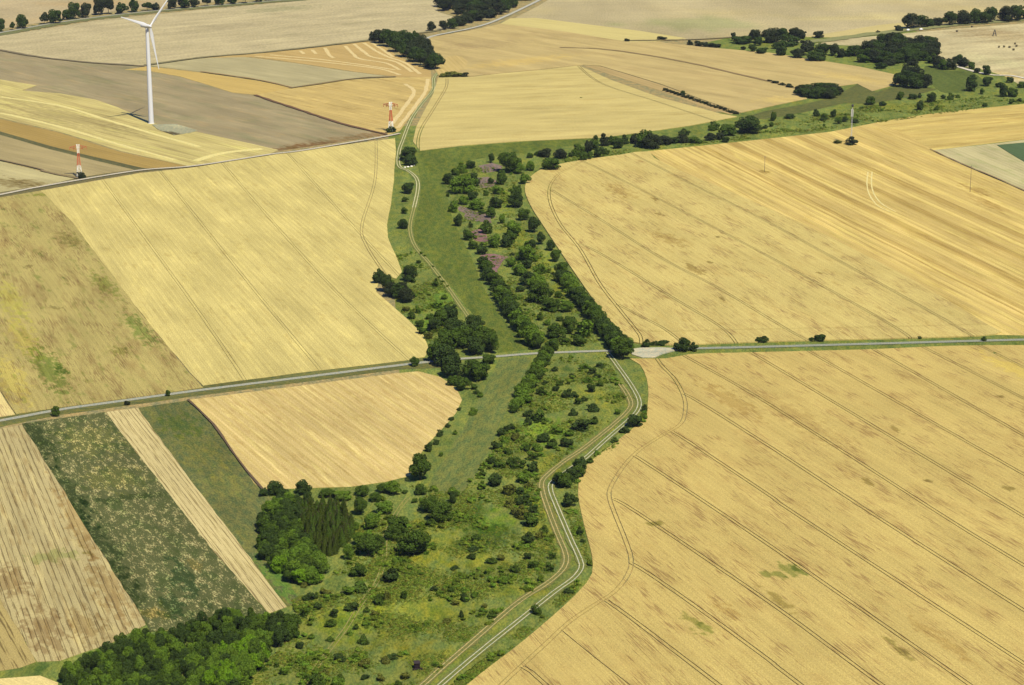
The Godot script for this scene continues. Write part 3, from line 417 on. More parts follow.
# ---------------------------------------------------------------- roads and tracks
func twin(o: Node3D, line: Array, gauge: float, w: float, y: float, c: Color):
	var p := smooth_line(pts(line), 5.0)
	for s in [-0.5, 0.5]: inst(ribbon_mesh(offset_line(p, gauge * s), w, y, mat_tex(c), 0.28), "wheel_rut", o)
func path(called: String, label: String, category: String, line: Array, w: float, y: float, c: Color, wob := 0.06) -> MeshInstance3D:
	return tag(inst(ribbon_mesh(smooth_line(pts(line), 6.0), w, y, mat_tex(c), wob), called), label, category, "", "structure")
func build_tracks():
	path("road", "grey asphalt road crossing the valley left of the tall trees", "road", [-300, 477, 0, 421, 60, 410, 120, 401.5, 200, 390.5, 300, 378, 400, 365.5, 450, 360, 500, 356.5, 540, 353.5, 610, 351, 640, 350.5], 4.4, 0.34, lin(0.33, 0.34, 0.26))
	path("road", "grey asphalt road running right between the two golden wheat fields", "road", [628, 351, 660, 349.5, 750, 347.5, 860, 344.5, 1024, 340, 1300, 334], 5.0, 0.36, lin(0.27, 0.29, 0.22))
	field("gravel_apron", "white gravel lay-by at the road junction beside the hedge end", "lay-by", [630, 350, 640, 348.4, 660, 348, 684, 349.2, 674, 351.5, 662, 354.5, 655, 357.8, 642, 358, 632, 355], [632, 352, 680, 350], lin(0.62, 0.60, 0.42), "grass", {"tu": 20.0, "tv": 40.0, "tall": 0.40, "wob": 0.8, "curved": true, "mw": 64, "mh": 64, "tone": 0.10})
	var o := Node3D.new(); o.name = numbered("chalk_track"); add_child(o); tag(o, "white twin rut chalk track winding along the golden wheat", "track", "", "structure")
	inst(ribbon_mesh(smooth_line(pts([608, 353, 619, 368, 631, 385, 639, 400, 638, 410, 629, 420, 606, 440, 586, 458, 572, 468, 558, 478, 551, 484, 551, 492, 559, 512, 571, 540, 580, 560, 581, 569, 572, 580, 555, 592, 520, 620, 480, 652, 440, 686, 360, 756]), 6.0), 4.4, 0.36, mat_tex(lin(0.15, 0.17, 0.045)), 0.4), "grass_middle", o)
	twin(o, [608, 353, 619, 368, 631, 385, 639, 400, 638, 410, 629, 420, 606, 440, 586, 458, 572, 468, 558, 478, 551, 484, 551, 492, 559, 512, 571, 540, 580, 560, 581, 569, 572, 580, 555, 592, 520, 620, 480, 652, 440, 686, 360, 756], 2.1, 0.52, 0.42, lin(0.48, 0.48, 0.31))
	o = Node3D.new(); o.name = numbered("dirt_track"); add_child(o); tag(o, "brown twin rut dirt track beside the white chalk track", "track", "", "structure")
	var dl := [620, 384, 627, 394, 631, 404, 627, 412, 612, 426, 583, 449, 565, 461, 550, 473, 542, 482, 543, 494, 549, 512, 557, 533, 565, 552, 566, 563, 560, 573, 545, 585, 515, 605, 478, 637, 440, 670, 420, 688, 340, 756]
	inst(ribbon_mesh(smooth_line(pts(dl), 6.0), 4.4, 0.30, mat_tex(lin(0.17, 0.17, 0.05)), 0.4), "grass_middle", o)
	twin(o, dl, 2.1, 0.5, 0.38, lin(0.42, 0.36, 0.15))
	o = Node3D.new(); o.name = numbered("dirt_track"); add_child(o); tag(o, "pale farm track curving down from the upper fields past the mown strip", "track", "", "structure")
	var up := [441, 62, 440, 70, 434, 78, 433, 90, 421, 105, 411, 120, 403, 140, 399, 152, 399, 166, 408, 171, 416, 178, 418, 188, 414, 208, 410, 228, 415, 246, 430, 264, 446, 285, 460, 305, 469, 318]
	inst(ribbon_mesh(smooth_line(pts(up), 8.0), 4.4, 0.34, mat_tex(lin(0.16, 0.185, 0.05)), 0.4), "grass_middle", o)
	twin(o, up.slice(0, 26), 2.4, 0.75, 0.44, lin(0.52, 0.50, 0.28))
	twin(o, up.slice(24), 2.0, 0.55, 0.40, lin(0.38, 0.34, 0.13))
	o = Node3D.new(); o.name = numbered("dirt_track"); add_child(o); tag(o, "faint two rut path through the scrub beside the conifer wood", "track", "", "structure")
	twin(o, [408, 498, 396, 514, 386, 535, 384, 560, 377, 582, 360, 606, 345, 630, 325, 656, 300, 690, 270, 730], 1.9, 0.5, 0.32, lin(0.26, 0.24, 0.08))
	path("field_lane", "thin pale field lane between the upper left fields and pale wheat", "lane", [-300, 258, 0, 195.5, 40, 187.5, 80, 180.5, 140, 171, 190, 167, 232, 161, 270, 155, 300, 151.5, 345, 144, 380, 138, 400, 134], 4.5, 0.9, lin(0.50, 0.46, 0.34))
	path("road", "pale far road passing below the distant dark wood", "road", [610, -40, 560, -12, 540, 0, 522, 9, 505, 17, 488, 24, 470, 29, 450, 33, 430, 37.5, 420, 44], 5.5, 0.9, lin(0.42, 0.42, 0.34))
	path("roadside_verge", "overgrown grass verge under the distant row of roadside trees", "verge", [-300, 87, 0, 34, 50, 25, 100, 18, 150, 12.3, 200, 7.6, 300, -0.4, 445, -10.5], 26.0, 0.5, lin(0.16, 0.17, 0.07), 0.4)
	path("road", "narrow road under the distant row of roadside trees", "road", [-300, 86, 0, 33, 50, 24, 100, 17, 150, 11.5, 200, 7, 300, -1, 445, -11], 6.5, 0.6, lin(0.32, 0.32, 0.25), 0.1)
	path("road", "pale road behind the bushes under the hilltop wood", "road", [955, 66, 968, 70, 980, 73, 995, 75.5, 1012, 76, 1040, 82], 6.0, 0.6, lin(0.60, 0.56, 0.44))
	path("grass_belt", "green verge in front of the far tree belt on the right", "verge", [770, 41, 815, 41.5, 870, 34.5, 905, 30.5, 960, 24.5, 1024, 20, 1300, 0], 22.0, 0.75, lin(0.23, 0.24, 0.10), 0.25)
	field("gravel_pad", "grey green gravel crane pad beside the wind turbine", "gravel pad", [152, 125, 176, 124.5, 198, 131, 190, 133, 174, 135.5, 158, 130], [152, 125, 198, 131], lin(0.42, 0.42, 0.26), "grass", {"tu": 30.0, "tv": 30.0, "tall": 0.45, "mw": 64, "mh": 64, "spots": [[180, 127, 10, 20, Color(1.12, 1.12, 1.1)], [172, 134, 6, 20, Color(0.6, 0.55, 0.5)]]})

# ---------------------------------------------------------------- turbine, pylons, masts
func lathe(prof: Array, seg: int, st: SurfaceTool):      # [[radius, height], ...]
	for i in prof.size() - 1:
		for k in seg:
			var a := TAU * k / seg; var b := TAU * (k + 1) / seg
			var p0 := Vector3(cos(a) * prof[i][0], prof[i][1], sin(a) * prof[i][0]); var p1 := Vector3(cos(b) * prof[i][0], prof[i][1], sin(b) * prof[i][0])
			var p2 := Vector3(cos(b) * prof[i + 1][0], prof[i + 1][1], sin(b) * prof[i + 1][0]); var p3 := Vector3(cos(a) * prof[i + 1][0], prof[i + 1][1], sin(a) * prof[i + 1][0])
			for q in [p0, p2, p1, p0, p3, p2]: st.add_vertex(q)
func begin(m: Material) -> SurfaceTool:
	var st := SurfaceTool.new(); st.begin(Mesh.PRIMITIVE_TRIANGLES); st.set_material(m); return st
func done(st: SurfaceTool) -> ArrayMesh:
	st.index(); st.generate_normals(); return st.commit()
func bar(st: SurfaceTool, a: Vector3, b: Vector3, w: float):
	var d := (b - a).normalized(); var s := d.cross(Vector3.UP if absf(d.y) < 0.9 else Vector3.RIGHT).normalized() * w * 0.5; var t := d.cross(s).normalized() * w * 0.5
	var c := [s + t, s - t, -s - t, -s + t]
	st.set_smooth_group(-1)
	for i in 4:
		var e: Vector3 = c[i]; var f: Vector3 = c[(i + 1) % 4]
		for q in [a + e, b + f, a + f, a + e, b + e, b + f]: st.add_vertex(q)
	for q in [a + c[0], a + c[1], a + c[2], a + c[0], a + c[2], a + c[3], b + c[0], b + c[2], b + c[1], b + c[0], b + c[3], b + c[2]]: st.add_vertex(q)
func box(st: SurfaceTool, c: Vector3, s: Vector3):
	bar_box(st, Transform3D(Basis(), c), s)
func bar_box(st: SurfaceTool, t: Transform3D, s: Vector3):
	var b := BoxMesh.new(); b.size = s; st.append_from(b, 0, t)
func build_turbine():
	var white := mat(lin(0.50, 0.52, 0.55), 0.5, 0.4)
	var t := Node3D.new(); t.name = "wind_turbine"; add_child(t); t.position = ground(151.3, 123.5)
	tag(t, "tall white three bladed wind turbine standing at the grey fallow's edge", "wind turbine")
	var hub_h := 101.0
	var st := begin(white); lathe([[2.7, 0], [2.65, 4], [2.35, 40], [2.0, 75], [1.7, hub_h - 1.8]], 24, st); inst(done(st), "tower", t)
	st = begin(mat(lin(0.5, 0.5, 0.46))); lathe([[3.2, 0.0], [3.2, 0.5], [2.9, 0.7], [0.0, 0.7]], 24, st); inst(done(st), "foundation", t)
	# rotor axis points to the right and a little towards the camera
	var top := Node3D.new(); top.name = "nacelle"; t.add_child(top); top.position = Vector3(0, hub_h, 0); top.rotation.y = deg_to_rad(-33.0)
	st = begin(white)
	lathe_x(st, [[0.0, -8.2], [1.3, -8.0], [1.75, -7.2], [1.9, -2.0], [1.9, 2.2], [1.5, 3.1], [0.0, 3.1]], 12)
	inst(done(st), "housing", top)
	st = begin(white); lathe_x(st, [[1.55, 3.2], [1.5, 4.2], [1.1, 5.4], [0.5, 6.1], [0.0, 6.3]], 16); inst(done(st), "hub", top)
	for k in 3:
		st = begin(white)
		var sec := []
		for i in 15:
			var f := i / 14.0; var r := 1.0 + 45.0 * f
			var chord := lerpf(2.0, 4.3, smoothstep(0.0, 0.2, f)) if f < 0.2 else lerpf(4.3, 0.8, pow((f - 0.2) / 0.8, 0.8))
			var thick := lerpf(1.7, 0.75, smoothstep(0.0, 0.22, f)) if f < 0.22 else lerpf(0.75, 0.08, (f - 0.22) / 0.78)
			var tw := deg_to_rad(lerpf(16.0, 1.0, f)); var ring := []
			for j in 10:
				var a := TAU * j / 10
				var q := Vector2(cos(a) * chord * 0.5 - chord * 0.15 * f, sin(a) * thick * 0.5).rotated(tw)
				ring.append(Vector3(4.4 + q.y + 0.9 * f * f, r, q.x))
			sec.append(ring)
		for i in 14:
			for j in 10:
				var a: Vector3 = sec[i][j]; var b: Vector3 = sec[i][(j + 1) % 10]; var c: Vector3 = sec[i + 1][(j + 1) % 10]; var d: Vector3 = sec[i + 1][j]
				for q in [a, b, c, a, c, d]: st.add_vertex(q)
		var bl := inst(done(st), "blade", top)
		bl.rotation.x = deg_to_rad(-48.0 + 120.0 * k)
func lathe_x(st: SurfaceTool, prof: Array, seg: int):
	for i in prof.size() - 1:
		for k in seg:
			var a := TAU * k / seg; var b := TAU * (k + 1) / seg
			var p0 := Vector3(prof[i][1], cos(a) * prof[i][0], sin(a) * prof[i][0]); var p1 := Vector3(prof[i][1], cos(b) * prof[i][0], sin(b) * prof[i][0])
			var p2 := Vector3(prof[i + 1][1], cos(b) * prof[i + 1][0], sin(b) * prof[i + 1][0]); var p3 := Vector3(prof[i + 1][1], cos(a) * prof[i + 1][0], sin(a) * prof[i + 1][0])
			for q in [p0, p1, p2, p0, p2, p3]: st.add_vertex(q)
func pylon(x: float, y: float, h: float, label: String, turn: float):
	var white := mat(lin(0.72, 0.72, 0.66), 0.6); var red := mat(lin(0.44, 0.09, 0.045), 0.6); var rust := mat(lin(0.34, 0.12, 0.06), 0.7)
	var t := Node3D.new(); t.name = numbered("lattice_pylon"); add_child(t); t.position = ground(x, y); t.rotation.y = turn
	tag(t, label, "pylon", "red and white lattice pylons")
	var lv := [0.0, 0.13, 0.26, 0.36, 0.46, 0.56, 0.66, 0.74, 0.82, 0.91, 1.0]; var half := func(f: float) -> float: return lerpf(2.3, 0.8, minf(f / 0.7, 1.0)) if f < 0.85 else lerpf(0.8, 1.3, (f - 0.85) / 0.15)
	for band in [["lower_frame", 0, 3, white], ["middle_frame", 3, 7, red], ["upper_frame", 7, 10, white]]:
		var st := begin(band[3])
		for i in range(band[1], band[2]):
			var a: float = half.call(lv[i]); var b: float = half.call(lv[i + 1])
			var cs := [Vector2(1, 1), Vector2(1, -1), Vector2(-1, -1), Vector2(-1, 1)]
			for k in 4:
				var p: Vector2 = cs[k]; var q: Vector2 = cs[(k + 1) % 4]
				var w := 0.36
				bar(st, Vector3(p.x * a, lv[i] * h, p.y * a), Vector3(p.x * b, lv[i + 1] * h, p.y * b), w)
				bar(st, Vector3(p.x * a, lv[i] * h, p.y * a), Vector3(q.x * b, lv[i + 1] * h, q.y * b), 0.16)
				bar(st, Vector3(q.x * a, lv[i] * h, q.y * a), Vector3(p.x * b, lv[i + 1] * h, p.y * b), 0.16)
				bar(st, Vector3(p.x * b, lv[i + 1] * h, p.y * b), Vector3(q.x * b, lv[i + 1] * h, q.y * b), 0.16)
		st.generate_normals(); inst(st.commit(), band[0], t)
	for s in [-1.0, 1.0]:
		var st := begin(rust)
		for z in [-0.9, 0.9]:
			bar(st, Vector3(1.3 * s, h * 0.97, z), Vector3(7.5 * s, h * 0.93, 0), 0.45); bar(st, Vector3(1.3 * s, h * 0.86, z), Vector3(7.5 * s, h * 0.93, 0), 0.35)
			bar(st, Vector3(3.3 * s, h * 0.955, z * 0.7), Vector3(3.3 * s, h * 0.885, z * 0.7), 0.3)
		for q in [4.2, 7.4]: bar(st, Vector3(q * s, h * 0.935, 0), Vector3(q * s, h * 0.84, 0), 0.45)
		st.generate_normals(); inst(st.commit(), "cross_arm", t)
func build_masts():
	pylon(79.5, 177, 30.0, "red and white lattice pylon beside the pale field lane", 0.25)
	pylon(391, 132, 30.5, "red and white lattice pylon in golden stubble by the farm track", -0.2)
	var steel := mat(lin(0.42, 0.44, 0.45), 0.5); var pale := mat(lin(0.40, 0.42, 0.38), 0.5); var dark := mat(lin(0.05, 0.05, 0.06), 0.6); var wood := mat(lin(0.10, 0.08, 0.06))
	var t := Node3D.new(); t.name = "radio_mast"; add_child(t); t.position = ground(851, 143.5)
	tag(t, "slender grey radio mast with pale antenna panels at the stubble edge", "mast")
	var st := begin(steel)
	for k in 3:
		var a := TAU * k / 3.0; var b := TAU * (k + 1) / 3.0
		bar(st, Vector3(cos(a), 0, sin(a)) * 0.7, Vector3(cos(a) * 0.35, 37, sin(a) * 0.35), 0.16)
		for i in 12: bar(st, Vector3(cos(a) * 0.6, i * 3.0, sin(a) * 0.6), Vector3(cos(b) * 0.55, i * 3.0 + 3.0, sin(b) * 0.55), 0.09)
	st.generate_normals(); inst(st.commit(), "lattice_shaft", t)
	for k in 3:
		st = begin(pale); var a := TAU * k / 3.0 + 0.9
		bar(st, Vector3(cos(a) * 0.85, 27.0, sin(a) * 0.85), Vector3(cos(a) * 0.85, 34.0, sin(a) * 0.85), 0.8); st.generate_normals(); inst(st.commit(), "antenna_panel", t)
	st = begin(dark); lathe([[0.3, 36.5], [1.1, 37.0], [1.2, 38.4], [0.4, 39.2], [0.0, 39.3]], 10, st); inst(done(st), "beacon_drum", t)
	for pd in [[970, 192, 24.0, "slim dark wooden pole in the right stubble field below the pale green wedge"], [764.5, 172, 15.0, "slim short wooden pole among golden stubble near the valley trees"]]:
		var o := Node3D.new(); o.name = numbered("power_pole"); add_child(o); o.position = ground(pd[0], pd[1]); tag(o, pd[3], "pole")
		st = begin(wood); lathe([[0.22, 0], [0.13, pd[2]], [0.0, pd[2]]], 8, st); inst(done(st), "shaft", o)
		st = begin(wood); bar(st, Vector3(-1.0, pd[2] - 0.9, 0), Vector3(1.0, pd[2] - 0.9, 0), 0.22); st.generate_normals(); inst(st.commit(), "cross_arm", o)
		for s in [-0.85, 0.85]:
			st = begin(pale); lathe([[0.09, pd[2] - 0.78], [0.12, pd[2] - 0.6], [0.05, pd[2] - 0.45], [0, pd[2] - 0.45]], 8, st); var ins := inst(done(st), "insulator", o); ins.position.x = s
	# far small pylon on the pale field
	t = Node3D.new(); t.name = numbered("lattice_pylon"); add_child(t); t.position = ground(994.5, 36.0); tag(t, "tiny dark lattice pylon far off on the pale bale field", "pylon")
	st = begin(dark)
	for s in [[-1, -1], [1, -1], [1, 1], [-1, 1]]: bar(st, Vector3(s[0] * 2.2, 0, s[1] * 2.2), Vector3(s[0] * 0.2, 8.5, s[1] * 0.2), 0.5)
	st.generate_normals(); inst(st.commit(), "leg_frame", t)
	for q in [[1.8, 3.2], [1.5, 6.5]]:
		st = begin(dark); bar(st, Vector3(-q[0], q[1], 0), Vector3(q[0], q[1], 0), 0.4); st.generate_normals(); inst(st.commit(), "cross_arm", t)
	# dark hide in the meadow: a boxy cabin with a sloping roof and a low skirt of boards
	t = Node3D.new(); t.name = "hunting_hide"; add_child(t); t.scale = Vector3.ONE * 1.2; t.position = ground(417, 668.5); t.rotation.y = 0.2; tag(t, "small dark box shaped hide standing alone in the rough meadow", "hide")
	var brown := mat(lin(0.022, 0.016, 0.018))
	st = begin(brown); box(st, Vector3(0, 1.35, 0), Vector3(1.9, 2.2, 1.8)); inst(st.commit(), "cabin", t)
	st = begin(mat(lin(0.035, 0.028, 0.03))); bar_box(st, Transform3D(Basis(Vector3.RIGHT, 0.12), Vector3(0, 2.55, 0)), Vector3(2.3, 0.12, 2.3)); inst(st.commit(), "roof", t)
	for q in [[-1.0, 0.95], [1.0, 0.95], [-1.0, -0.95], [1.0, -0.95]]:
		st = begin(brown); box(st, Vector3(q[0], 0.35, q[1]), Vector3(0.35, 0.7, 0.35)); inst(st.commit(), "leg", t)
	st = begin(brown); box(st, Vector3(0, 0.3, 1.3), Vector3(3.6, 0.5, 0.6)); inst(st.commit(), "step_platform", t)
	# bales
	for b in [[1004, 47.5], [1009.5, 48], [1013.5, 50.5], [999, 47.8], [1016.5, 46.8], [1015, 44.5], [937, 42], [957, 32], [972, 27.5]]:
		var cm := begin(mat(lin(0.10, 0.085, 0.05))); lathe_x(cm, [[0.0, -0.9], [0.85, -0.9], [0.95, -0.75], [0.95, 0.75], [0.85, 0.9], [0.0, 0.9]], 14)
		var o := inst(done(cm), "round_bale"); o.position = ground(b[0], b[1]) + Vector3(0, 1.05, 0); o.rotation.y = rng.randf() * 3.0; o.scale = Vector3.ONE * 1.35
		o.position.y = 1.5
		tag(o, "dark round bale lying on the pale field by the far tree belt", "bale", "dark bales on the pale far field")
	for b in [[908, 31.2], [921, 30.5]]:
		var o := Node3D.new(); o.name = numbered("parked_car"); add_child(o); o.position = ground(b[0], b[1]) + Vector3(0, 0.9, 0); o.rotation.y = 0.3
		tag(o, "tiny white vehicle on the green verge before the far tree belt", "vehicle", "white vehicles on the far verge")
		var cm := begin(mat(lin(0.8, 0.8, 0.78), 0.4, 0.5)); box(cm, Vector3(0, 0.85, 0), Vector3(4.6, 0.9, 1.9)); inst(cm.commit(), "body", o)
		cm = begin(mat(lin(0.75, 0.77, 0.78), 0.3, 0.5)); box(cm, Vector3(-0.2, 1.75, 0), Vector3(3.0, 0.9, 1.7)); inst(cm.commit(), "cabin", o)
		for w in [[-1.5, 0.9], [1.5, 0.9], [-1.5, -0.9], [1.5, -0.9]]:
			cm = begin(dark); lathe([[0, -0.12], [0.38, -0.12], [0.38, 0.12], [0, 0.12]], 10, cm); var wh := inst(done(cm), "wheel", o); wh.position = Vector3(w[0], 0.38, w[1]); wh.rotation.x = PI / 2
	for b in [[405, 167.5, 1.4], [408, 167, 1.7], [411.5, 166.5, 1.6], [414, 165.5, 1.2]]:
		var cm := begin(mat(lin(0.66, 0.64, 0.56))); lathe([[0.9, 0.0], [1.0, 0.35], [0.75, 0.8], [0.3, 1.0], [0.0, 1.02]], 7, cm)
		var o := inst(done(cm), "boulder"); o.position = ground(b[0], b[1]); o.scale = Vector3(b[2], 0.8, b[2] * 0.8); o.rotation.y = rng.randf() * 6.0
		tag(o, "pale boulder under the two round trees at the farm track", "boulder", "pale boulders by the farm track")

# ---------------------------------------------------------------- plants
func leaf_mesh(cards: Array, m: Material) -> ArrayMesh:   # cards: [centre, normal, size, shade]
	var V := PackedVector3Array(); var N := PackedVector3Array(); var C := PackedColorArray(); var I := PackedInt32Array()
	for c in cards:
		var p: Vector3 = c[0]; var n: Vector3 = c[1]
		var s: Vector3 = n.cross(Vector3(rng.randf_range(-1, 1), rng.randf_range(-1, 1), rng.randf_range(-1, 1))).normalized() * float(c[2]); var t: Vector3 = n.cross(s).normalized() * float(c[2]) * rng.randf_range(0.55, 0.9)
		var up: Vector3 = n * float(c[2]) * 0.25
		var col: Color = c[3]
		var i := V.size()
		for q in [p - s - up, p - t * 0.9, p + s - up, p + t + up]:
			V.append(q); N.append(n); C.append(col)
		for q in [0, 2, 1, 0, 3, 2]: I.append(i + q)
	var a := []; a.resize(Mesh.ARRAY_MAX); a[Mesh.ARRAY_VERTEX] = V; a[Mesh.ARRAY_NORMAL] = N; a[Mesh.ARRAY_COLOR] = C; a[Mesh.ARRAY_INDEX] = I
	var am := ArrayMesh.new(); am.add_surface_from_arrays(Mesh.PRIMITIVE_TRIANGLES, a); am.surface_set_material(0, m)
	return am
func rnd_dir() -> Vector3:
	var z := rng.randf_range(-1, 1); var a := rng.randf() * TAU; var r := sqrt(1.0 - z * z)
	return Vector3(cos(a) * r, z, sin(a) * r)
# crowns one unit wide and one unit tall (ground at 0)
func lobed(lobes: int, n: int, low: float, size: float, taper: float) -> Array:
	var L := []
	var mid := (1.0 + low) * 0.5; var hh := (1.0 - low) * 0.5
	L.append([Vector3(0, mid, 0), 0.30, 0.30 * hh / 0.42])
	for i in lobes:
		var d := rnd_dir(); d.y = d.y * 0.95 + 0.05
		var rr := rng.randf_range(0.10, 0.25)
		var yy := clampf(d.y, -0.9, 1.0)
		var wide := (1.0 - taper * maxf(yy, 0.0)) * sqrt(maxf(1.0 - yy * yy * 0.8, 0.05))
		var flat := Vector2(d.x, d.z).normalized() * (0.5 - rr * 0.75) * wide * rng.randf_range(0.6, 1.12)
		L.append([Vector3(flat.x, mid + yy * (hh - rr * 0.8), flat.y), rr, rr * rng.randf_range(0.8, 1.1)])
	var tot := 0.0
	for l in L: tot += l[1] * l[1]
	var cards := []
	for l in L:
		var tone := rng.randf_range(0.78, 1.2); var warm := rng.randf_range(-0.08, 0.08)
		for k in int(n * l[1] * l[1] / tot):
			var d := rnd_dir(); var r := 1.0 - 0.30 * rng.randf() * rng.randf() + rng.randf_range(-0.06, 0.09)
			var p: Vector3 = l[0] + Vector3(d.x * l[1], d.y * l[2], d.z * l[1]) * r
			if p.y < 0.015: p.y = 0.015 + rng.randf() * 0.03
			var v := tone * rng.randf_range(0.72, 1.28)
			cards.append([p, (d + rnd_dir() * 0.75).normalized(), size * rng.randf_range(0.65, 1.3), Color(v * (1.0 + warm + rng.randf_range(-0.05, 0.08)), v, v * (1.0 - warm))])
	return cards
func conifer(n: int, size: float) -> Array:
	var cards := []
	for k in n:
		var f := 1.0 - sqrt(rng.randf() * 0.985 + 0.004); f = f * 0.95 + 0.05       # height
		var tier := fposmod(f * 11.0, 1.0); var a := rng.randf() * TAU
		var reach := (1.0 - f) * 0.52 * (0.72 + 0.38 * (1.0 - tier)) * (0.86 + 0.22 * sin(a * 5.0 + floorf(f * 11.0) * 2.1))
		var r := reach * (0.55 + 0.5 * sqrt(rng.randf()))
		var d := Vector3(cos(a), 0.55, sin(a)).normalized(); var v := rng.randf_range(0.7, 1.3)
		cards.append([Vector3(cos(a) * r, f, sin(a) * r), (d + rnd_dir() * 0.6).normalized(), size * rng.randf_range(0.6, 1.2), Color(v * 1.02, v, v * 0.95)])
	return cards
func trunk_mesh(h: float, r: float) -> ArrayMesh:
	var st := begin(M["bark"]); lathe([[r * 1.35, 0], [r, 0.05], [r * 0.8, h * 0.6], [r * 0.3, h]], 6, st)
	for k in 4:
		var a := TAU * k / 4.0 + 0.5; bar(st, Vector3(0, h * (0.45 + 0.1 * k), 0), Vector3(cos(a) * 0.27, h * (0.45 + 0.1 * k) + 0.2, sin(a) * 0.27), r * 0.7)
	st.generate_normals(); return st.commit()
func make_plants():
	M["bark"] = mat(lin(0.075, 0.058, 0.04))
	var tints := {"dark": [0.060, 0.102, 0.015], "deep": [0.043, 0.072, 0.017], "mid": [0.100, 0.170, 0.019], "bright": [0.13, 0.245, 0.015], "olive": [0.115, 0.130, 0.024], "conifer": [0.052, 0.076, 0.012], "blue": [0.034, 0.046, 0.020]}
	for k in tints:
		var c: Array = tints[k]
		var m := mat(lin(c[0], c[1], c[2]), 0.7, 0.2); m.vertex_color_use_as_albedo = true; m.backlight_enabled = true; m.backlight = lin(0.30, 0.34, 0.12); M[k] = m
	var kinds := {"round": [[12, 3600, 0.03, 0.036, 0.35], 4], "tall": [[14, 3600, 0.03, 0.035, 0.55], 3], "wide": [[20, 5200, 0.0, 0.030, 0.15], 3], "stemmed": [[10, 3000, 0.26, 0.040, 0.3], 2], "bush": [[8, 1900, -0.25, 0.050, 0.3], 3], "scrub": [[7, 900, -0.5, 0.075, 0.2], 3]}
	for k in kinds:
		PLANTS[k] = []
		for i in kinds[k][1]:
			var q: Array = kinds[k][0]
			PLANTS[k].append([leaf_mesh(lobed(q[0], q[1], q[2], q[3], q[4]), M["dark"]), trunk_mesh(0.6, 0.022 if k != "scrub" else 0.015)])
	PLANTS["conifer"] = []
	for i in 4: PLANTS["conifer"].append([leaf_mesh(conifer(2600, 0.045), M["conifer"]), trunk_mesh(0.92, 0.022)])
# x, y: lowest visible pixel of the plant; w, h: its size in pixels
func plant(kind: String, tint: String, called: String, x: float, y: float, w: float, h: float, label: String, category: String, group: String):
	var s := scale_at(y); var wm := w * s * 1.2; var p := ground(x, y)
	var dep := atan(EYE.y / (EYE.z - p.z))
	var hm := maxf(1.06 * h * s / cos(dep) - wm * 0.32 * tan(dep), wm * 0.35)
	var o := Node3D.new(); o.name = numbered(called); add_child(o)
	p.z -= wm * (0.36 if kind in ["bush", "scrub"] else 0.2)
	o.position = p; o.rotation.y = rng.randf() * TAU
	tag(o, label, category, group)
	var v: Array = PLANTS[kind][rng.randi() % PLANTS[kind].size()]
	var c := inst(v[0], "crown" if kind not in ["bush", "scrub"] else "foliage", o); c.scale = Vector3(wm * rng.randf_range(0.88, 1.1), hm * rng.randf_range(0.92, 1.1), wm * rng.randf_range(0.85, 1.1)); c.rotation = Vector3(rng.randf_range(-0.09, 0.09), 0, rng.randf_range(-0.09, 0.09)); c.set_surface_override_material(0, M[tint])
	var t := inst(v[1], "trunk" if kind not in ["bush", "scrub"] else "stem", o); t.scale = Vector3(wm, hm, wm)
	return o
func row(kinds: Array, tints: Array, called: String, list: Array, label: String, category: String, group: String):
	var sizes := []
	for i in range(0, list.size(), 4): sizes.append(list[i + 2] * list[i + 3] * pow(scale_at(list[i + 1]), 2.0))
	sizes.sort(); var middle: float = sizes[sizes.size() / 2]
	for i in range(0, list.size(), 4):
		var own: float = list[i + 2] * list[i + 3] * pow(scale_at(list[i + 1]), 2.0); var said := label
		if sizes.size() > 3 and label.split(" ")[0] not in ["large", "small", "low", "tiny"]:
			if own > middle * 1.9: said = "larger " + label
			elif own < middle * 0.5: said = "smaller " + label
		plant(kinds[rng.randi() % kinds.size()], tints[rng.randi() % tints.size()], called, list[i], list[i + 1], list[i + 2], list[i + 3], said, category, group)
func dense(list: Array) -> Array:                    # one more tree between each two neighbours of a hedge
	var r := []
	for i in range(0, list.size(), 4):
		for k in 4: r.append(list[i + k])
		if i + 4 < list.size():
			for k in 4: r.append((list[i + k] + list[i + 4 + k]) * 0.5)
	return r
# fill a pixel polygon with trees whose feet keep a distance
func wood(kinds: Array, tints: Array, called: String, poly: Array, gap: float, w: Vector2, h: Vector2, label: String, category: String, group: String, most := 60, where := []):
	var pp := PackedVector2Array()
	for i in range(0, poly.size(), 2): pp.append(Vector2(poly[i], poly[i + 1]))
	var bb := Rect2(pp[0], Vector2.ZERO)
	for p in pp: bb = bb.expand(p)
	var got: Array[Vector2] = []
	var tries := 0
	while got.size() < most and tries < 6000:
		tries += 1
		var q := Vector2(rng.randf_range(bb.position.x, bb.end.x), rng.randf_range(bb.position.y, bb.end.y))
		if not Geometry2D.is_point_in_polygon(q, pp): continue
		var ok := true
		for e in got:
			if Vector2(q.x - e.x, (q.y - e.y) * 1.7).length() < gap: ok = false; break
		if ok: got.append(q)
	for q in got:
		var said := label
		for e in where:                              # [pixel a, pixel b, reach, label of those that stand along that edge]
			if q.distance_to(Geometry2D.get_closest_point_to_segment(q, e[0], e[1])) < e[2]: said = e[3]
		plant(kinds[rng.randi() % kinds.size()], tints[rng.randi() % tints.size()], called, q.x, q.y, rng.randf_range(w.x, w.y), rng.randf_range(h.x, h.y), said, category, group)

